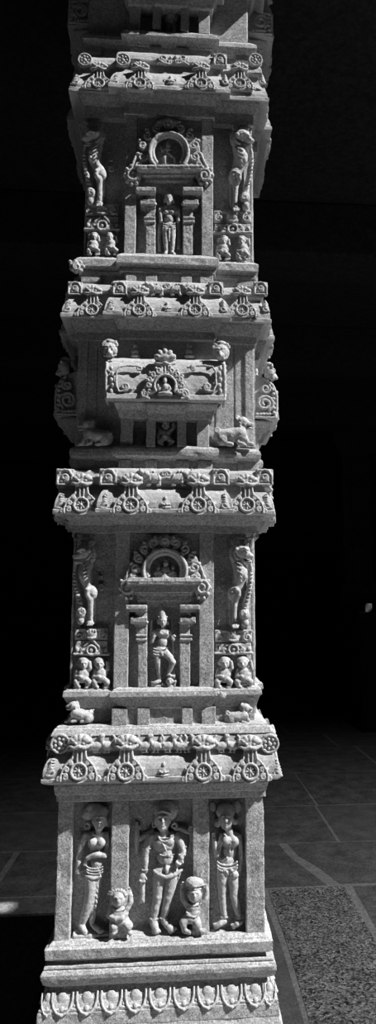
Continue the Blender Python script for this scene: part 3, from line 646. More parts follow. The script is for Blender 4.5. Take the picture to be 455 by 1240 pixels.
# under tier 3: a wider ledge, a neck, and the sloping plate over the lowest band
W3 = .300
L3 = course('ledge', [(832, -.004), (834, .012), (836.5, .016), (837, .021), (843.5, .023), (845, .018), (852, .010), (857, .006), (858, .0), (878, .0)], W3, CW, .022, pil, bv=.0012)
stubs(L3, ((135, 154), (166, 181), (220, 233), (244, 261)), 857, 878, -(W3+.022+.010), .03)
course('cornice_plate', [(874, -.03), (875.5, -.008), (878, .010), (880, .012), (881.5, .018), (887, .024), (889.5, .026), (890, .010)], W4, CW, 0, pil, bv=.0015)

# ------------------------------------------------------------------ shafts of the tiers
def shaft(y0, y1, wd, name='shaft_block'):
    bm = bmesh.new(); z0, z1 = Zc(y0, -wd), Zc(y1, -wd); add_box(bm, -wd, wd, -wd, wd, z1, z0); bevel(bm, .004); worn(bm, .03, .002, random.random()*9)
    return obj(name, bm, GRAN, pil)
def face_box(name, a, b, y0, y1, Y, back, parent, sides=(), amp=.0014):
    """a raised block between photo columns a..b, rows y0..y1, its face at depth Y"""
    ym = (y0+y1)/2; x0, x1 = xat(a, ym, Y), xat(b, ym, Y)
    o = box_obj(name, x0, x1, Y, Y+back, Zc(y1, Y), Zc(y0, Y), GRAN, parent, .0028, .018, amp)
    for sd_ in sides:
        c = o.copy(); C.objects.link(c); c.rotation_euler.z = sd_*PI/2
    return o
SD = (1, 3)
S0 = shaft(-60, 42, W); S1 = shaft(136, 312, W-.016); S2 = shaft(406, 543, Wb); S3 = shaft(641, 838, W-.016)
# backing of the two niche fronts
face_box('panel', 153, 256, 138, 311, -(W-.010), .03, pil, (1, 3)); face_box('panel', 141, 256, 643, 836, -(W-.010), .03, pil, (1, 3))
# tier 1
DC = .040
Y1 = -(W+D)
face_box('pilaster', 151.5, 165, 140, 308.5, Y1, DC, pil, SD); face_box('pilaster', 244, 257.8, 140, 308.5, Y1, DC, pil, SD)
for a, b in ((103.5, 106.5), (303, 305.5)): face_box('corner_post', a, b, 141, 312, -(W-.002), .02, pil)
# tier 3
Y3 = -(W+.024)
face_box('pilaster', 138.5, 156, 645, 833, Y3, DC, pil, SD); face_box('pilaster', 241, 258.6, 645, 833, Y3, DC, pil, SD)
for a, b in ((86.5, 89.5), (304.5, 308)): face_box('corner_post', a, b, 646, 836, -(W-.002), .02, pil)
# tier 2
Y2 = -(Wb+.012)
face_box('pilaster', 93, 117, 408, 541, -(Wb+.004), .03, pil, SD); face_box('pilaster', 284.5, 308.5, 408, 541, -(Wb+.004), .03, pil, SD); face_box('panel', 261, 282.5, 408, 541, -(Wb+.003), .03, pil)
# tier 0
Y0 = -(W+D)
face_box('corner_post', 108, 153, -50, 46, -(W+.006), .03, pil); face_box('corner_post', 260, 299, -50, 56, -(W+.006), .03, pil)
course('lintel', [(-8, .006), (-6, .016), (-3, .017), (6, .015), (9, .004)], W, CW, D, pil) if False else None
s = Sculpt(-(W+.004)); head(s, 207, 14, 6, 3.2, 4, 3); s.ball(207, 9, 5, 3.4, 4, 3); s.ball(207, 22, 5, 5, 6, 4); s.ball(207, 29, 5, 4.6, 5, 4); s.rod([(204, 31, 5, 2.6), (203.5, 38, 5, 1.9), (202.5, 41, 6, 1.8)]); s.rod([(210, 31, 5, 2.6), (210.5, 38, 5, 1.9), (211.5, 41, 6, 1.8)]); s.rod([(202.5, 19, 5, 1.8), (200.5, 26, 6, 1.5), (203, 30, 7, 1.3)]); s.rod([(211.5, 19, 5, 1.8), (213.6, 25, 6, 1.5), (213, 18, 7, 1.2)])
s.build('niche_figure', pil, vox=.0021, sm=1)
# the next band up, above the frame, whose eave throws the shadow on the top tier
TOP = band(-78, -66, -60, -42, W, CW, D)
course('lintel', [(-43, .036), (-36, .030), (-30, .020), (-29, .016), (-20, .015), (-19, .004)], W, CW, D, pil, bv=.001)
obj('shaft_block', loft([(ZCEIL-.45, .0), (Zc(-76, -W), .0)], W, CW, D), GRAN, pil)
obj('capital', loft([(ZCEIL+.005, .10), (ZCEIL-.20, .10), (ZCEIL-.28, .06), (ZCEIL-.46, .02)], W, CW, D), GRAN, pil)

# ------------------------------------------------------------------ niches with arched tops
def niche(yp, cap, sh, lint, kudu, flare, dy1, Yc, name):
    """yp: depth of the panel the niche stands against; rest are photo measures"""
    root = bpy.data.objects.new('niche', None); C.objects.link(root); root.parent = pil
    for sgi in (0, 1):
        c0 = cap[sgi]; q = sh[sgi]
        s = Sculpt(yp); y = cap[2]
        (l, r) = c0; (a, b) = q; inner = b if sgi == 0 else a
        m = min(abs(r-l), 24)
        if sgi == 0: A = lambda t: r-(r-l)*t; inn = r
        else: A = lambda t: l+(r-l)*t; inn = l
        def bx(t, y0, y1, h): x0, x1 = sorted((inn, A(t))); s.box(x0, y0, x1, y1, -3, h)
        t0 = abs((a if sgi == 0 else b)-inn)/(r-l)
        bx(1.0, y, y+5.5, 17); bx(.9, y+5, y+8.5, 14); bx(.55, y+8, y+15, 10.5)
        bx(.78, y+15, y+21.5, 13.5); s.rod([(inn, y+21, 10, 2), (A(.72), y+21, 11, 2)]); bx(.58, y+21, y+26, 10); bx(.50, y+26, y+36, 9)
        bx(t0+.10, y+36, y+38.5, 11); bx(t0+.10, y+40.5, y+43.5, 11); bx(t0, y+36, dy1, 9.5)
        s.build('niche_pilaster', root, GRAN, vox=.0022, sm=1, fac=.35)
    # stepped lintel
    s = Sculpt(yp); l0, l1, yt, yb = lint; H = yb-yt; x0, x1 = l0, l1; wdt = x1-x0
    s.box(x0, yt+.02*H, x1, yt+.30*H, -3, 21); s.rod([(x0, yt+.16*H, 19, 2.6), (x1, yt+.16*H, 19, 2.6)])
    s.slab([(x0+.03*wdt, yt+.28*H), (x1-.03*wdt, yt+.28*H), (x1-.10*wdt, yt+.66*H), (x0+.10*wdt, yt+.66*H)], -3, 15); s.slab([(x0+.13*wdt, yt+.62*H), (x1-.13*wdt, yt+.62*H), (x1-.13*wdt, yb), (x0+.13*wdt, yb)], -3, 12)
    s.rod([(x0+.12*wdt, yt+.70*H, 11, 1.8), (x1-.12*wdt, yt+.70*H, 11, 1.8)])
    s.box(x0+.14*wdt, yb-1, x0+.27*wdt, cap[2]+1, -3, 8); s.box(x1-.27*wdt, yb-1, x1-.14*wdt, cap[2]+1, -3, 8)
    s.build('niche_lintel', root, GRAN, vox=.0023, sm=1, fac=.35)
    # arch of leaves round a horseshoe
    cx, cy, ri, ro, ytop, rf = kudu; base = yt+1
    s = Sculpt(Yc-.008)
    a_lo = -math.degrees(math.asin(min(.95, (base-cy)/ro)))
    s.arc(cx, cy, ro-2.2, a_lo, 180-a_lo, 9, 2.4, n=26); s.arc(cx, cy, ro-6.2, a_lo, 180-a_lo, 7, 1.9, n=26); s.arc(cx, cy, (ri+ro-6)/2+.3, a_lo, 180-a_lo, 5, 1.6, n=26)
    n = 30; ring = []
    out = []
    for i in range(n+1):
        a = math.radians(a_lo-4+(188-2*a_lo)*i/n); t = math.sin(a)
        R = rf+max(0, t)**10*(cy-ytop-rf)*.75; out.append((cx+R*math.cos(a), cy-R*math.sin(a)))
    innr = [(cx+(ro-2)*math.cos(math.radians(a_lo+(180-2*a_lo)*i/n)), cy-(ro-2)*math.sin(math.radians(a_lo+(180-2*a_lo)*i/n))) for i in range(n+1)]
    for i in range(n): s.slab([out[i], out[i+1], innr[i+1], innr[i]], -6, 4.4)
    m = 11
    for i in range(m):
        a = a_lo+4+(172-2*a_lo)*i/(m-1); t = math.radians(a); R = (rf+ro)/2+.6; x, y = cx+R*math.cos(t), cy-R*math.sin(t)
        if abs(a-90) < 6: continue
        sg = 1 if a < 90 else -1
        s.curl(x, y, (rf-ro)*.42, a+180, 1.25, 6.4, 1.7, sg); s.ball(x, y, 3, 3.4, 3.4, 3); s.ball(cx+(rf-.6)*math.cos(t+.1*sg), cy-(rf-.6)*math.sin(t+.1*sg), 5, 2.5, 3.2, 3, 90-a); s.ball(cx+(ro+1.8)*math.cos(t-.12*sg), cy-(ro+1.8)*math.sin(t-.12*sg), 5, 1.5, 1.9, 1.8, 90-a)
    # top boss
    s.ball(cx, ytop+9, 4, 8.5, 7.5, 5); s.arc(cx, ytop+9.5, 5, 0, 360, 8, 1.2); s.ball(cx, ytop+9.5, 8, 2.2, 2.2, 1.8); s.rod([(cx-4, ytop+3.5, 5, 1.7), (cx, ytop-.5, 4, 1.5), (cx+4, ytop+3.5, 5, 1.7)])
    for sg in (-1, 1): s.curl(cx+sg*10, ytop+9.5, 3.4, 90, 1.1, 6, 1.3, sg)
    # flares that drop beside the lintel
    fx, fy0, fy1 = flare
    for sg in (-1, 1):
        X = cx+sg*fx
        s.slab([(cx+sg*(ro+1), base-6), (cx+sg*(rf+2), base-10), (X+sg*5, fy0+4), (X+sg*6, fy1-5), (X, fy1), (X-sg*7, fy1-3), (cx+sg*(ro+4), base+3)], -3, 4)
        s.ball(X, (fy0+fy1)/2+1, 2, 10, 12.5, 5.5); s.curl(X, (fy0+fy1)/2+1, (fy1-fy0)*.33, 90, 1.4, 7.2, 1.7, -sg); s.curl(X-sg*6, fy0-1, 4, 90, 1.2, 6, 1.4, sg)
        for i in range(7):
            t = math.radians(-115+i*38); s.ball(X+sg*9.5*math.cos(t), (fy0+fy1)/2+1-(fy1-fy0)*.48*math.sin(t), 4.5, 2.6, 2.8, 3)
        s.rod([(cx+sg*(rf+1), base-14, 5, 1.6), (cx+sg*(rf+3.5), base-7, 6, 1.8), (X+sg*2, fy0+2, 6, 1.6)])
    s.build('arch', root, vox=.0021, sm=1)
    return root
YP1 = -(W+.016); YP3 = -(W+.010)
face_box('panel', 164.5, 244.5, 141, 232, YP1, .03, pil, SD); face_box('panel', 155.5, 241.5, 646, 735, YP3, .03, pil, SD)
N1 = niche(-(W-.006), ((164, 188), (221, 245.5), 226), ((176.4, 188), (221, 233)), (165, 244.5, 199.5, 219), (204.3, 184.5, 17, 25.5, 141, 38), (43, 200, 223), 308.5, YP1, 'a')
N3 = niche(-(W-.006), ((151.5, 178), (217.4, 242), 732.5), ((166.6, 178), (217.4, 230)), (154, 242.5, 699, 728), (199.5, 691, 17, 28, 647.5, 42), (45, 697, 724), 833, YP3, 'b')
def deity1():
    s = Sculpt(-(W-.010))
    head(s, 204.8, 241.5, 10, 4.6, 6, 4.6)
    s.rod([(204.8, 237, 8.5, 5.0), (204.8, 233, 8, 4.4), (204.8, 229, 7.6, 2.6)]); s.arc(204.8, 237, 5, 190, 350, 10.5, .9, ry=1.6); s.ball(199.5, 243, 8, 1.8, 3.2, 1.8); s.ball(210.1, 243, 8, 1.8, 3.2, 1.8)
    s.arc(204.6, 240, 12, -10, 190, 2, 1.5)
    s.rod([(204.8, 247, 8, 2.8), (204.8, 251, 7, 3)]); s.ball(204.8, 253, 6.5, 9.4, 3.6, 4); s.ball(204.8, 257, 6.5, 7.4, 6, 5); s.ball(204.6, 266, 6.5, 6, 7, 4.6); s.ball(204.6, 275, 6.5, 7.6, 5.5, 5); s.ball(201.3, 257, 10.2, 2.6, 2.2, 1.6); s.ball(208.2, 257, 10.2, 2.6, 2.2, 1.6)
    s.rod([(196.5, 253, 7, 2.6), (195, 262, 7, 2.3), (194.6, 268, 8, 2.1), (193.8, 259, 10, 1.9)]); hand(s, 193.6, 256, 11, 2.2, 90)
    s.rod([(213, 253, 7, 2.6), (215, 262, 7, 2.3), (215.6, 268, 8, 2.1), (216.4, 259, 9, 1.8)]); hand(s, 216.4, 256.5, 10, 2.0, 90); s.rod([(194, 272, 2, 3.2), (193, 290, 2, 3.0), (193.5, 303, 2, 2.4)]); s.rod([(216, 272, 2, 3.0), (216, 300, 2, 2.4)])
    for yy in (271, 274, 277): s.arc(204.6, yy-1.5, 7.6, 195, 345, 10.4, .8, ry=2.4)
    s.rod([(204.6, 277, 11, 1.1), (204.6, 292, 9, 1.0)])
    s.rod([(200.8, 277, 7, 4.3), (200.6, 287, 7, 3.8), (201, 297, 6.6, 3.1), (201.2, 304, 6.4, 2.3)]); s.rod([(208.6, 277, 7, 4.3), (208.8, 287, 7, 3.8), (208.4, 297, 6.6, 3.1), (208.2, 304, 6.4, 2.3)])
    foot(s, 201, 306, 199.5, 308, 7.5, 10.5, 2.2); foot(s, 208.4, 306, 210, 308, 7.5, 10.5, 2.2)
    tag(s.build('standing_god', N1, vox=.0019, sm=1), 'crowned god standing straight with raised hand')
    s = Sculpt(YP1)    # dancing figure in the arch
    head(s, 204, 176.5, 5, 2.6, 3.2, 2.6); s.ball(204, 173.8, 4.5, 2.4, 2.2, 2.2); s.ball(204, 182, 4.4, 3.6, 3.6, 3); s.ball(204.6, 187, 4.4, 4, 3.4, 3)
    s.rod([(201, 180, 4.4, 1.5), (196.5, 183, 5, 1.3), (195, 178.5, 5, 1.1)]); s.rod([(207, 180, 4.4, 1.5), (210, 185, 5, 1.3), (213, 183, 5, 1)]); s.rod([(202.5, 188, 4.6, 2.2), (199, 192, 6, 2), (200, 199, 5, 1.5)]); s.rod([(206.5, 188, 4.6, 2.2), (211.5, 191, 6.4, 1.9), (212, 198, 5, 1.5)]); s.rod([(197, 199.5, 5, 1.4), (212, 199.5, 5, 1.4)])
    s.build('dancing_figure', N1, vox=.0019, sm=1)
def deity3():
    s = Sculpt(-(W-.010))
    head(s, 197.4, 752.5, 10.5, 4.8, 6.4, 4.8)
    s.rod([(196.8, 748, 9, 5.0), (196.2, 742, 8.4, 4.2), (195.2, 733.5, 8, 2.2)]); s.arc(196.8, 746.5, 5.2, 190, 350, 11.5, 1, ry=1.6); s.ball(203, 754, 8.5, 2, 3, 2); s.ball(191.8, 753, 8.5, 1.8, 3, 1.8)
    s.rod([(197.6, 758, 8.5, 3), (198, 762, 7.4, 3.2)]); s.ball(198, 764.5, 7, 9.5, 4, 4.4); s.ball(198.4, 768, 7, 7.8, 6.5, 5.4); s.ball(196.5, 778, 7, 6, 7, 5); s.ball(194, 787, 7, 7.6, 6, 5.4); s.ball(194.8, 767.5, 11.3, 2.8, 2.4, 1.6); s.ball(201.6, 768, 11.3, 2.8, 2.4, 1.6)
    s.rod([(190.5, 764, 7, 2.8), (186.5, 772, 7.6, 2.4), (184, 777, 8.6, 2.2), (186, 770, 10, 2.0)]); hand(s, 186.6, 767.5, 11, 2.4, 80); s.rod([(184, 752, 3, 1.6), (183.6, 766, 3, 2.6), (185, 774, 3, 2.4)])
    s.rod([(205.5, 764, 7, 2.8), (209, 770, 7.6, 2.4), (209.6, 774, 9, 2.1)]); hand(s, 209.4, 773, 10.5, 2.4, 60); s.rod([(207.8, 747, 5, .9), (209, 770, 8, 1.0), (210, 800, 5, .9), (211, 822, 4, .9)])
    for yy in (786, 789.5, 793): s.arc(194, yy-1.8, 8.4, 195, 345, 11.6, .9, ry=2.4)
    s.ball(188, 789, 9, 2.4, 2.6, 2.2); s.ball(196, 792, 11.5, 1.8, 3.2, 1.8)
    s.rod([(190.6, 791, 7.5, 4.6), (191.3, 802, 8, 3.8), (192.6, 813, 7.4, 3.2), (193.3, 821, 7, 2.4)]); foot(s, 192.6, 825, 185.5, 827.5, 8, 10.5, 2.6)
    s.rod([(199.5, 790, 8, 4.6), (205.5, 796, 10.5, 4.0), (209.2, 802, 11.5, 3.5), (206, 810, 9.5, 3.0), (203.3, 816, 8, 2.3)]); foot(s, 203, 817.5, 210, 819, 9, 11, 2.3)
    s.box(182.5, 829.5, 195, 834, -2, 10)
    head(s, 205.4, 824.5, 10, 4.4, 4.8, 4); s.ball(205.4, 831, 7, 5.6, 3.6, 4); s.rod([(200, 831, 8, 1.8), (197, 829, 9, 1.6)]); s.rod([(210.5, 830, 8, 1.8), (212, 825, 9, 1.6)])
    tag(s.build('dancing_god', N3, vox=.0019, sm=1), 'crowned god with bent leg treading on a dwarf')
    s = Sculpt(YP3)
    for x, k in ((200.5, 1.15), (191.5, .85), (209.5, .85)):
        yb = 701-2*k; head(s, x, yb-14*k, 5, 2.7*k, 3.2*k, 2.6*k); s.ball(x, yb-17*k, 4.6, 2.2*k, 2*k, 2*k); s.ball(x, yb-7.5*k, 4.4, 3.8*k, 4.4*k, 3); s.rod([(x-3*k, yb-9*k, 4.4, 1.5*k), (x-5*k, yb-4*k, 5.4, 1.3*k), (x-1, yb-2.5*k, 6.6, 1.2*k)]); s.rod([(x+3*k, yb-9*k, 4.4, 1.5*k), (x+5*k, yb-4*k, 5.4, 1.3*k), (x+1, yb-2.5*k, 6.6, 1.2*k)]); s.rod([(x-5*k, yb, 5.6, 1.9*k), (x, yb+.6, 6.8, 1.9*k), (x+5*k, yb, 5.6, 1.9*k)])
    s.build('seated_trio', N3, vox=.0019, sm=1)
deity1(); deity3()

# ------------------------------------------------------------------ rearing lions beside the niches, on carved pedestals
def yali(x0, y0, k, sg, Y, label):
    """drawn about the standing foot, facing right"""
    s = Sculpt(Y, mp=Mp(x0, y0, k, sg, 1, 1.25)); L = s
    # torso, haunch, standing leg
    L.rod([(4, -92, 0, 6), (5, -70, 0, 6.5), (1, -45, 0, 5.5), (0, -20, 1, 2.6), (0, -5, 1, 3)]); L.rod([(18, -80, 1, 2.6), (20, -62, 1, 2.8), (16, -38, 1, 3), (12.5, -14, 1, 5), (13, -6, 1, 4.5)]); L.ball(10, -94, 3, 9, 9, 7)
    L.rod([(3, -86, 5, 6.5), (5, -77, 6, 8), (8, -67, 7.5, 8.2), (7.5, -60, 7, 7.2), (4, -51, 5.5, 6.2), (0, -46, 6, 6.5)])
    L.ball(-1, -42, 7, 7, 9.5, 6.5, 12); L.rod([(0, -47, 9, 3.2), (5, -44.5, 12.5, 3.0), (5.4, -40, 12, 2.8), (2, -34, 9.5, 3)])
    L.rod([(1, -36, 8, 4.6), (.4, -28, 7.5, 3.4), (0, -16, 7, 2.9), (0, -6, 6.5, 3.1)]); L.ball(1, -2.4, 8, 5, 3, 4.5)
    for i in range(3): L.rod([(i*2.4-2, -2.5, 10.5, 1.3), (1+i*2.6-2, .2, 12, 1.2)])
    L.rod([(-4, -36, 1, 3.5), (-4.5, -20, .5, 2.6), (-4, -4, .5, 2.6)])
    for i in range(5): L.rod([(3+i*.4, -80+i*5, 14.2-abs(i-2)*.4, .8), (10-i*.2, -76+i*5, 15.4-abs(i-2)*.6, .8)])
    L.ball(12.5, -63, 11, 3, 4.5, 3)
    # head with mane, jaws and crest
    L.ball(9, -93, 10, 9, 8.5, 7.5, 10); L.ball(16.5, -88.5, 12, 6.5, 4.6, 5, 14); L.ball(21.5, -87.5, 12, 2.4, 2.2, 3)
    L.rod([(9, -84, 9, 4), (14, -80.5, 11, 2.8), (19.5, -80.5, 11.5, 2.2)]); L.cut(18, -83.6, 15, 6.5, 1.3, 5, -6)
    L.cut(12.5, -93.5, 18.6, 3.4, 2.4, 2.4); L.ball(12.5, -93.5, 16, 1.9, 1.5, 1.5); L.rod([(8, -96.5, 16.5, 1.6), (12.5, -97.5, 17.4, 1.7), (17, -94.5, 16, 1.4)]); L.cut(20.5, -86.5, 15.6, 1, 1, 1.4)
    L.ball(3.5, -95, 14, 2.6, 3.6, 2.4, -25); L.cut(3.8, -94.6, 16.6, 1.1, 2, 1.4, -25)
    L.ball(-1, -105, 6, 4, 4.5, 3.5, -20); L.rod([(0, -108, 6, 1.8), (8, -109.5, 7, 2), (15, -108.5, 7, 1.8), (21, -110, 5, 1.5)]); L.curl(15, -104, 3.4, 90, 1.1, 8, 1.3); L.curl(5, -104, 3.6, 120, 1.1, 9, 1.3); L.rod([(-1.5, -103, 7, 2.2), (3, -100, 10, 2.4)]); L.ball(8, -102, 5, 10, 6, 4)
    for i in range(10):
        t = i/9.; a = math.radians(125+130*t); L.rod([(7+6*math.cos(a), -91-7*math.sin(a), 12.5, 1.8), (6+11*math.cos(a), -90-12*math.sin(a), 8, 2.0)]); L.cut(6.5+9*math.cos(a+.11), -90.5-10*math.sin(a+.11), 11.5, 4, .8, 1.6, -math.degrees(a))
    # trunk hanging clear of the chest
    L.rod([(19, -80, 8, 2.2), (20.6, -72, 7, 2.4), (20.8, -62, 6, 2.6), (19, -50, 6, 2.9), (16, -38, 6, 3.2), (13, -28, 6, 3.4)])
    for i in range(10): t = i/9.; L.ball(21.2-7.5*t*t, -66+42*t, 9, 2.8, .8, 1.3, 12)
    L.ball(12.5, -16, 7, 6.2, 7.5, 5.5); L.curl(12, -17, 4, 100, 1.3, 12.4, 1.3); L.ball(13, -6, 6, 4.6, 5.5, 4.8)
    for i in range(4): L.cut(9.5+i*2, -12.5+i*.6, 13, .7, 3, 1.6, 30)
    L.curl(-14, -48, 4.5, 40, 1.2, 1.0, 1.2); L.curl(-13, -60, 3, 200, 1.1, .8, 1.0, -1)     # tail scroll on the wall
    return tag(s.build('rearing_lion', pil, vox=.0021, sm=1), label)
def pedestal(x0, x1, ys, Y, sg):
    y0, y1, y2, y3 = ys; cx = (x0+x1)/2; w_ = x1-x0
    s = Sculpt(Y)
    s.box(x0, y0+1, x1, y1-1, -3, 5); s.rod([(x0+1, y0+2, 5, 1.6), (x1-1, y0+2, 5, 1.6)])
    for f in (.13, .87): s.curl(x0+w_*f, (y0+y1)/2+1, (y1-y0)*.32, 90, 1.3, 6, 1.3); s.box(x0+w_*(f-.12), y0+1, x0+w_*(f+.12), y1-1.5, 0, 5.4)
    s.ball(cx, (y0+y1)/2, 5, 7, (y1-y0)*.46, 4.5)
    for i in range(4): s.ball(cx-5+i*3.3, y0+4, 8.5, 1.3, 2.2, 1.3)
    s.rod([(cx-5, y1-4, 8, 1.2), (cx, y1-3, 9.5, 1.3), (cx+5, y1-4, 8, 1.2)])
    s.slab([(x0+1, y1), (x1-1, y1), (x1, y2), (x0, y2)], -3, 6); s.rod([(x0, y2-2, 6.5, 1.8), (x1, y2-2, 6.5, 1.8)])
    s.arc(cx, y2-6.5, 5.6, 0, 360, 8, 1.4); s.ball(cx, y2-6.5, 7.5, 2.4, 2.4, 1.8)
    for q in (-1, 1): s.curl(cx+q*10, y2-5.5, 3.6, 90, 1.2, 7, 1.2, -q); s.rod([(cx+q*3, y1+1, 7.6, 1.3), (cx+q*9, y2-11, 7.6, 1.2)]); s.ball(cx+q*w_*.42, y2-7, 6.5, 2.4, 3, 1.6)
    s.build('lion_pedestal', pil, vox=.0021, sm=1)
    H = y3-y2
    for i, f in enumerate((.24, .78)):
        s = Sculpt(Y); x = x0+w_*f; k = H/38.; q = 1 if i == 0 else -1
        head(s, x+q*1.5, y2+10*k, 8, 5.4*k, 6*k, 5*k); s.ball(x+q*1.5, y2+6*k, 6, 6.4*k, 4*k, 5*k); s.ball(x-q*4, y2+9*k, 5, 3*k, 4*k, 3)
        s.ball(x, y2+22*k, 7, 8.2*k, 8.5*k, 6); s.ball(x, y2+26*k, 8.5, 6.5*k, 6*k, 5)
        s.rod([(x-6*k, y2+18*k, 8, 2.6*k), (x-8*k, y2+25*k, 9, 2.4*k), (x-2*k, y2+25*k, 13, 2.1*k)]); s.rod([(x+6*k, y2+18*k, 8, 2.6*k), (x+9*k, y2+15*k, 9, 2.3*k), (x+8*k, y2+8*k, 9, 2*k)])
        s.rod([(x-4*k, y2+28*k, 9, 3.6*k), (x-7.5*k, y2+31*k, 11, 3.4*k), (x-6*k, y3-1.5, 9, 2.6*k)]); s.rod([(x+4*k, y2+28*k, 9, 3.6*k), (x+7.5*k, y2+31*k, 11, 3.4*k), (x+6*k, y3-1.5, 9, 2.6*k)])
        s.rod([(x-9*k, y3-1.2, 9, 2*k), (x-4*k, y3-1, 11, 2*k)]); s.rod([(x+4*k, y3-1, 11, 2*k), (x+9*k, y3-1.2, 9, 2*k)])
        s.build('squatting_dwarf', pil, vox=.0021, sm=1)
YW = -(W-.015)
yali(283.5, 760, .99, 1, YW, 'right rearing lion of the lower niche'); yali(110, 757, .95, -1, YW, 'left rearing lion of the lower niche')
yali(284.5, 255, .96, 1, YW, 'right rearing lion of the upper niche'); yali(121, 249, .92, -1, YW, 'left rearing lion of the upper niche')
pedestal(260, 305, (762, 779, 793, 833), YW, 1); pedestal(90, 131, (760, 776, 794, 833), YW, -1)
pedestal(259, 304, (255, 271, 284, 315), YW, 1); pedestal(103, 144, (247, 262, 280, 309), YW, -1)

# ------------------------------------------------------------------ barrel-roofed shrine front on the middle tier (and on its side faces)
def shrine():
    root = bpy.data.objects.new('barrel_shrine', None); C.objects.link(root); root.parent = pil
    YF = -.405
    x0, x1 = xat(129.5, 460, YF), xat(270.5, 460, YF)
    prof = [(411, -.30), (413, -.318), (434.5, -.322), (435.5, -.366), (438, -.378), (446, -.392), (458, -.401), (470, -.404), (477, -.404), (477.6, -.409), (483.5, -.411), (485.5, -.405), (487, -.385), (488, -.30)]
    bm = bmesh.new(); pts = [(at(200, py, Y).z, Y) for py, Y in prof]
    A = [bm.verts.new((x0, Y, z)) for z, Y in pts]; B = [bm.verts.new((x1, Y, z)) for z, Y in pts]; n = len(pts)
    for i in range(n): bm.faces.new((A[i], A[(i+1) % n], B[(i+1) % n], B[i]))
    bm.faces.new(A); bm.faces.new(B)
    bevel(bm, .0015); worn(bm, .014, .0018, 4); obj('barrel_roof', bm, CARVE, root)
    # stepped corbel beneath and the little pilasters
    def slab_prof(name, a, b, prof, Yb):
        bm = bmesh.new(); rings = []
        for py, Y, ins in prof:
            z = at(200, py, Y).z; rings.append([bm.verts.new(v) for v in ((xat(a, py, Y)+ins, Yb, z), (xat(a, py, Y)+ins, Y, z), (xat(b, py, Y)-ins, Y, z), (xat(b, py, Y)-ins, Yb, z))])
        for p, q in zip(rings, rings[1:]):
            for i in range(4): bm.faces.new((p[i], q[i], q[(i+1) % 4], p[(i+1) % 4]))
        bm.faces.new(rings[0]); bm.faces.new(rings[-1][::-1]); bevel(bm, .0015); worn(bm, .018, .0014, 2); return obj(name, bm, GRAN, root)
    slab_prof('corbel', 137, 264, [(486, -.388, 0), (489, -.387, .001), (492, -.378, .006), (496, -.366, .012), (497, -.362, .014), (501, -.358, .016), (507, -.352, .020), (507.5, -.34, .03)], -.29)
    slab_prof('corbel', 174, 229, [(488, -.392, 0), (491, -.390, .002), (497, -.378, .010), (501, -.370, .014), (508, -.364, .016), (508.4, -.34, .02)], -.29)
    for a, b, Y in ((145.5, 161, -.338), (177, 188, -.350), (214.5, 225, -.350), (238, 253, -.338)): face_box('stub_pilaster', a, b, 506.5, 541, Y, .06, root)
    # carvings of the roof
    s = Sculpt(-.405)
    s.arc(199.8, 467, 13, -28, 208, 5, 1.7, n=24); s.arc(199.8, 467, 15.8, -28, 208, 3.4, 1.4, n=24)
    outp = [(199.8+22*math.cos(math.radians(a)), 467-21*math.sin(math.radians(a))) for a in range(-34, 215, 8)]; inn_ = [(199.8+13*math.cos(math.radians(a)), 467-13*math.sin(math.radians(a))) for a in range(-34, 215, 8)]
    for i in range(len(outp)-1): s.slab([outp[i], outp[i+1], inn_[i+1], inn_[i]], -6, 3)
    for i in range(11):
        a = -20+22*i
        if 75 < a < 105: continue
        t = math.radians(a); s.curl(199.8+20*math.cos(t), 467-19.5*math.sin(t), 3.6, a+180, 1.1, 4.2, 1.3, 1 if a < 90 else -1); s.ball(199.8+24*math.cos(t+.1), 467-23*math.sin(t+.1), 3, 2, 2.4, 2.2)
    for q in (-1, 1): s.curl(199.8+q*24, 477, 5, 90, 1.3, 3.5, 1.5, -q); s.rod([(199.8+q*28, 481, 2.6, 1.7), (199.8+q*20, 482.5, 3.4, 1.7)])
    s.box(194.5, 440, 205.5, 453, -8, 2.5)
    for q in (-1, 0, 1): s.rod([(199.8+q*4, 453, 4, 1.4), (199.8+q*3.6, 442, 2.5, 1.4)])
    s.ball(199.8, 434, -3, 13, 9, 7)
    for a in (-70, -35, 0, 35, 70):
        t = math.radians(90-a); s.ball(199.8+9*math.cos(t), 435-8.4*math.sin(t), 1.0, 3.2, 5, 3, a)
    s.rod([(189, 440, -.4, 2.2), (195, 441.5, 2, 2), (199.8, 439.6, 3.2, 2), (205, 441.5, 2, 2), (211, 440, -.4, 2.2)])
    s.build('roof_medallion', root, vox=.0021, sm=1)
    s = Sculpt(-.402)
    head(s, 199.6, 460.5, 4.5, 3, 3.6, 3); s.ball(199.6, 457.6, 4, 2.6, 2.2, 2.4); s.ball(199.6, 469, 4, 4.8, 5.2, 3.4); s.rod([(196, 466, 4, 1.8), (192.5, 472, 5, 1.5), (191, 466, 5, 1.3)]); s.rod([(203, 466, 4, 1.8), (206.5, 471, 5, 1.5), (203, 474, 6, 1.4)]); s.rod([(193, 477, 5, 2.2), (199.6, 476, 6.6, 2.4), (207, 477, 5, 2.2)]); s.ball(191.5, 461, 4, 1.4, 2.4, 1.4)
    s.build('seated_figure', root, vox=.0019, sm=1)
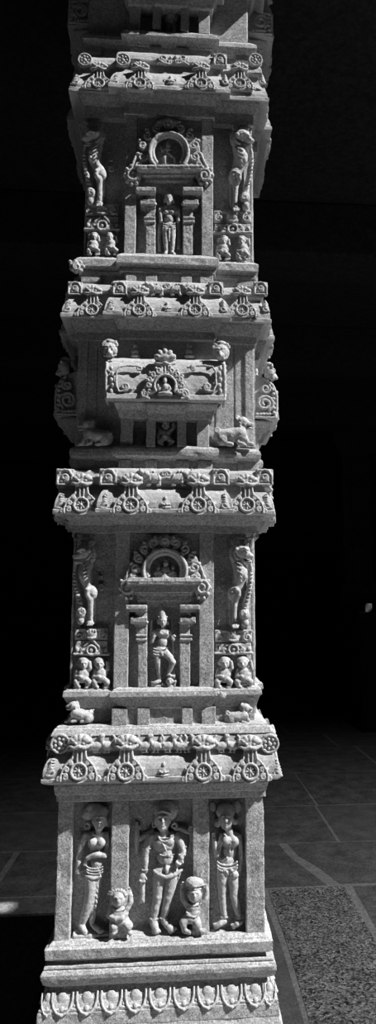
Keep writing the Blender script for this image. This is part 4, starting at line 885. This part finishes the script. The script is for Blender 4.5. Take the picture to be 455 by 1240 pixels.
    for q, xc, xe in ((1, 147, 134.5), (-1, 255, 266.5)):
        s = Sculpt(-.400)
        s.rod([(xc+q*7, 443, 1.5, 1.2), (xc-q*2, 444, 2, 1.2), (xc-q*6, 450, 2.5, 1.2), (xc-q*6.5, 466, 3, 1.3), (xc-q*3, 474, 3, 1.4), (xc+q*5, 473, 3, 1.6)]); s.curl(xc+q*4, 468.5, 5, 270, 1.4, 3, 1.6, q); s.ball(xc+q*12, 471, 2.6, 2, 1.8, 1.5)
        s.curl(xc+q*22, 446, 3.4, 120, 1.3, 2, 1.3, q); s.rod([(xc+q*7, 443, 1.5, 1.2), (xc+q*16, 443, 1.5, 1.2), (xc+q*28, 445, 1.5, 1.2)])
        for i in range(5): s.ball(xe+(i % 2)*1.4*q, 446+i*7, 1.4, 2.6, 3.4, 2.4)
        for i in range(7): s.ball(xe+q*(4+i*7.4), 438, -9.6, 2.2, 1.3, 1.5)
        s.build('scroll_border', root, vox=.0021)
    for x in (164, 199.8, 229):
        s = Sculpt(-.325)
        s.ball(x, 432, 4, 6, 3, 5); s.ball(x, 426.5, 4, 4.4, 4.6, 4.4); s.rod([(x, 422, 4, 2.2), (x, 419, 4, 2.8), (x, 415.5, 4, 1.4)]); s.build('pot_finial', root, vox=.0022, sm=1)
    for x, y, k in ((267.5, 427, 1), (133, 424, .9)):
        s = Sculpt(-.37)
        s.ball(x, y, 2, 10*k, 10*k, 8); s.ball(x-1, y+4, 8, 5*k, 4*k, 4); s.rod([(x-1, y-1, 10, 1.4), (x-1, y+3, 12, 2)])
        for q in (-1, 1): s.ball(x-1+q*4*k, y-2, 8.5, 2*k, 1.6, 1.6); s.rod([(x-1+q*6*k, y-5, 8, 1.3), (x-1+q*2, y-5, 9.5, 1.3)]); s.curl(x+q*8*k, y-7, 3.4, 90, 1.1, 5, 1.4, q); s.rod([(x+q*3, y+8, 7, 1.4), (x+q*7, y+6, 6, 1.4)])
        s.ball(x, y-10*k, 1, 7, 4, 6)
        s.build('lion_mask', root, vox=.0022, sm=1)
    # leafy scroll on the two gable ends
    for q, xe in ((-1, x0), (1, x1)):
        s = Sculpt(local=1/340.)
        s.rod([(15, 24, 1, 1.8), (17, 12, 1.2, 1.8), (17, -2, 1.4, 1.8), (13, -14, 1.2, 1.8), (6, -22, 1, 1.8)]); s.curl(2, 8, 11, 300, 1.8, 2, 2.0); s.curl(3, -11, 6.5, 40, 1.4, 2, 1.7, -1)
        for i in range(7): s.ball(13.2-.12*(i-2)**2, 20-i*6, 1.6, 2.2, 2.6, 2.4)
        for i in range(5): s.ball(-8+i*4, 22, 1.4, 2.4, 2.2, 2.2)
        s.rod([(-10, 26, 1.4, 1.6), (16, 26, 1.4, 1.6)])
        g = s.build('gable_relief', root, vox=.0023); g.rotation_euler.z = q*PI/2; g.scale.x = -q; g.location = (xe, -.352, at(200, 461, -.36).z)
    # seated dwarf in the middle niche
    s = Sculpt(-(Wb+.004))
    head(s, 200.5, 515.5, 7, 4.4, 5, 4); s.ball(200.5, 511.5, 6, 5, 3.4, 4); s.ball(200.5, 526, 6, 6.6, 6, 5); s.ball(200.5, 529, 8, 5.2, 4.2, 4); s.rod([(194.5, 522, 6, 2.4), (191.5, 528, 7, 2.2), (192.5, 533, 9, 2)]); s.rod([(206.5, 522, 6, 2.4), (210, 519, 7, 2.2), (209.5, 513, 7, 1.8)])
    s.rod([(197, 532, 8, 3.4), (193, 535, 10, 3.2), (196.5, 539, 9, 2.6)]); s.rod([(204, 532, 8, 3.4), (208, 535, 10, 3.2), (205, 539, 9, 2.6)]); s.build('squatting_dwarf', root, vox=.0021, sm=1)
    for sd_ in (1, 3):
        c = copy_tree(root, pil); c.rotation_euler.z = sd_*PI/2
    for sd_ in (0, 1, 3):                                  # the same shrine front on the top tier, mostly above the frame
        c = copy_tree(root, pil); c.rotation_euler.z = sd_*PI/2; c.location.z = Zc(39, -.33)-Zc(540, -.33)
        for ch in kids(c):
            if ch.name.startswith('squatting_dwarf') and sd_ == 0: bpy.data.objects.remove(ch)
shrine()

# ------------------------------------------------------------------ crouching lions on ledges
def crouch(x0, y0, k, sg, Y, label=None, head_up=0):
    s = Sculpt(Y, mp=Mp(x0, y0, k, sg)); L = s           # about the ground point under the chest, facing right
    L.ball(-18, -10.5, 7, 10.5, 10.5, 8.5); L.rod([(-18, -12, 7.5, 9), (-6, -13, 9.5, 8.6), (5, -16, 9, 8.8)]); L.ball(6, -17, 7, 8.5, 12, 8.5)
    L.ball(9, -29, 8, 8.5, 8, 7.5, 10); L.ball(16, -27, 9, 5.5, 4.6, 5, 10); L.rod([(14, -30, 12.5, 1.6), (20.5, -28, 11, 1.8)]); L.rod([(14, -23, 10, 1.8), (19.5, -22.5, 10, 1.6)]); L.ball(11, -31.5, 14.5, 1.6, 1.4, 1.4); L.ball(3, -35, 7, 3.2, 4, 3)
    for i in range(7): t = i/6.; L.rod([(1-4*t, -35+19*t, 9, 1.9), (6-1*t, -28+18*t, 14, 1.7)])
    for i in range(5): L.rod([(8+i*1.2, -19+i*1.0, 16-i*.3, 1.2), (4+i*2.0, -13+i*1.2, 15.5, 1.1)])
    L.rod([(10, -12, 8, 4.2), (14, -7, 9.5, 3.4), (16, -3, 9, 3.2), (21, -2, 10, 2.8)]); L.rod([(3, -9, 11, 4), (4, -4, 13, 3.2), (10, -2, 14.5, 2.8)])
    L.ball(-16, -8, 13, 7.5, 7.5, 5, 20); L.rod([(-14, -3.5, 13, 3.2), (-5, -2, 14, 2.8)])
    for i in range(3): L.rod([(8+i*2, -2.6, 16, 1.0), (9.6+i*2, -.6, 16.5, 1.0)]); L.rod([(19.5+i*1.4, -3, 12, 1), (20.5+i*1.4, -.6, 12, 1)])
    L.curl(-24, -20, 4, 300, 1.2, 4, 1.5); L.cut(12, -30, 16.5, 1.8, 1.3, 1.6); L.cut(18.5, -25, 12, 4.5, .8, 3)
    for i in range(5): L.ball(-24+i*4.4, -17-(i % 2)*2.4, 11.5, 2.6, 2.0, 1.8)
    L.rod([(-12, -20, 9, 2), (-2, -22, 11, 2), (8, -20, 14.5, 1.8)])
    return tag(s.build('crouching_lion', pil, vox=.0021, sm=1), label)
crouch(285, 540, .95, 1, -(Wb+.002), 'crouching lion on the right of the middle tier'); crouch(113, 539.5, .85, -1, -(Wb+.002), 'worn crouching lion on the left of the middle tier')
crouch(291, 877, .68, 1, -(W3+.0), 'crouching lion on the right of the lowest neck'); crouch(95, 875, .70, -1, -(W3+.0), 'crouching lion on the left of the lowest neck')
# leafy corner tufts on the ledge corners
for x, y, Y, k in ((93, 324, -(W+.018), 1.0), (268.5, 843, -(W3+.022), .55), (304, 843, -(W3+.0), .9)):
    s = Sculpt(Y)
    s.ball(x, y-1, 0, 9*k, 8*k, 6*k)
    for i in range(7):
        a = math.radians(i*51); s.ball(x+7*k*math.cos(a), y-1+6*k*math.sin(a), 3*k, 3.2*k, 2.6*k, 2.6*k, -i*51)
    s.curl(x, y-1, 5*k, 90, 1.4, 6.2*k, 1.4*k); s.ball(x-8*k, y-7*k, 1, 2.2*k, 2.4*k, 2)
    s.build('leaf_tuft', pil, vox=.0022, sm=1)

ZPL = at(446, 741, 6.9).z
# ------------------------------------------------------------------ dark hall beyond: a far pillar on a step, with a pale block at its foot
def far_pillar(px, Y, label):
    p = at(px, 740, Y); root = bpy.data.objects.new('far_pillar', None); C.objects.link(root); root.location = (p.x, Y+.3, ZPL); tag(root, label, 'pillar', kind='thing')
    def part(name, lv, wd, c=.1, d=.0):
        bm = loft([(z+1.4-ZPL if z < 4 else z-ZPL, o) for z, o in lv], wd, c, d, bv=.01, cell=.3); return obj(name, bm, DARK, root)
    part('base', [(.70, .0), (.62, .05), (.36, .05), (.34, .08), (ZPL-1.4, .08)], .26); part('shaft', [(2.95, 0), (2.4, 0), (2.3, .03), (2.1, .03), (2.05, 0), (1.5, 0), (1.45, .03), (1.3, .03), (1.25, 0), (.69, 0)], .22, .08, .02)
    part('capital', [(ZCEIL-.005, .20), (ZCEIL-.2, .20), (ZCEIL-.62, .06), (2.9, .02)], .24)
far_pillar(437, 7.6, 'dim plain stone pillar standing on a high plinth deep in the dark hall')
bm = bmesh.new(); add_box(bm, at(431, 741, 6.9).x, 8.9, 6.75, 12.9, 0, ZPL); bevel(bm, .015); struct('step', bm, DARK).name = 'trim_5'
def block():
    Y = 6.9; px0, px1 = at(442.5, 740, Y), at(451, 740, Y)
    cx = (px0.x+px1.x)/2; hw = (px1.x-px0.x)/2; z1 = at(446, 731, Y).z
    bm = bmesh.new(); add_box(bm, -hw, hw, -.06, .06, 0, z1-ZPL); bevel(bm, .008); worn(bm, .05, .004)
    o = obj('stone_block', bm, PALE); o.location = (cx, 6.98, ZPL); tag(o, 'small grey stone block catching light at the foot of the far pillar', 'block')
block()
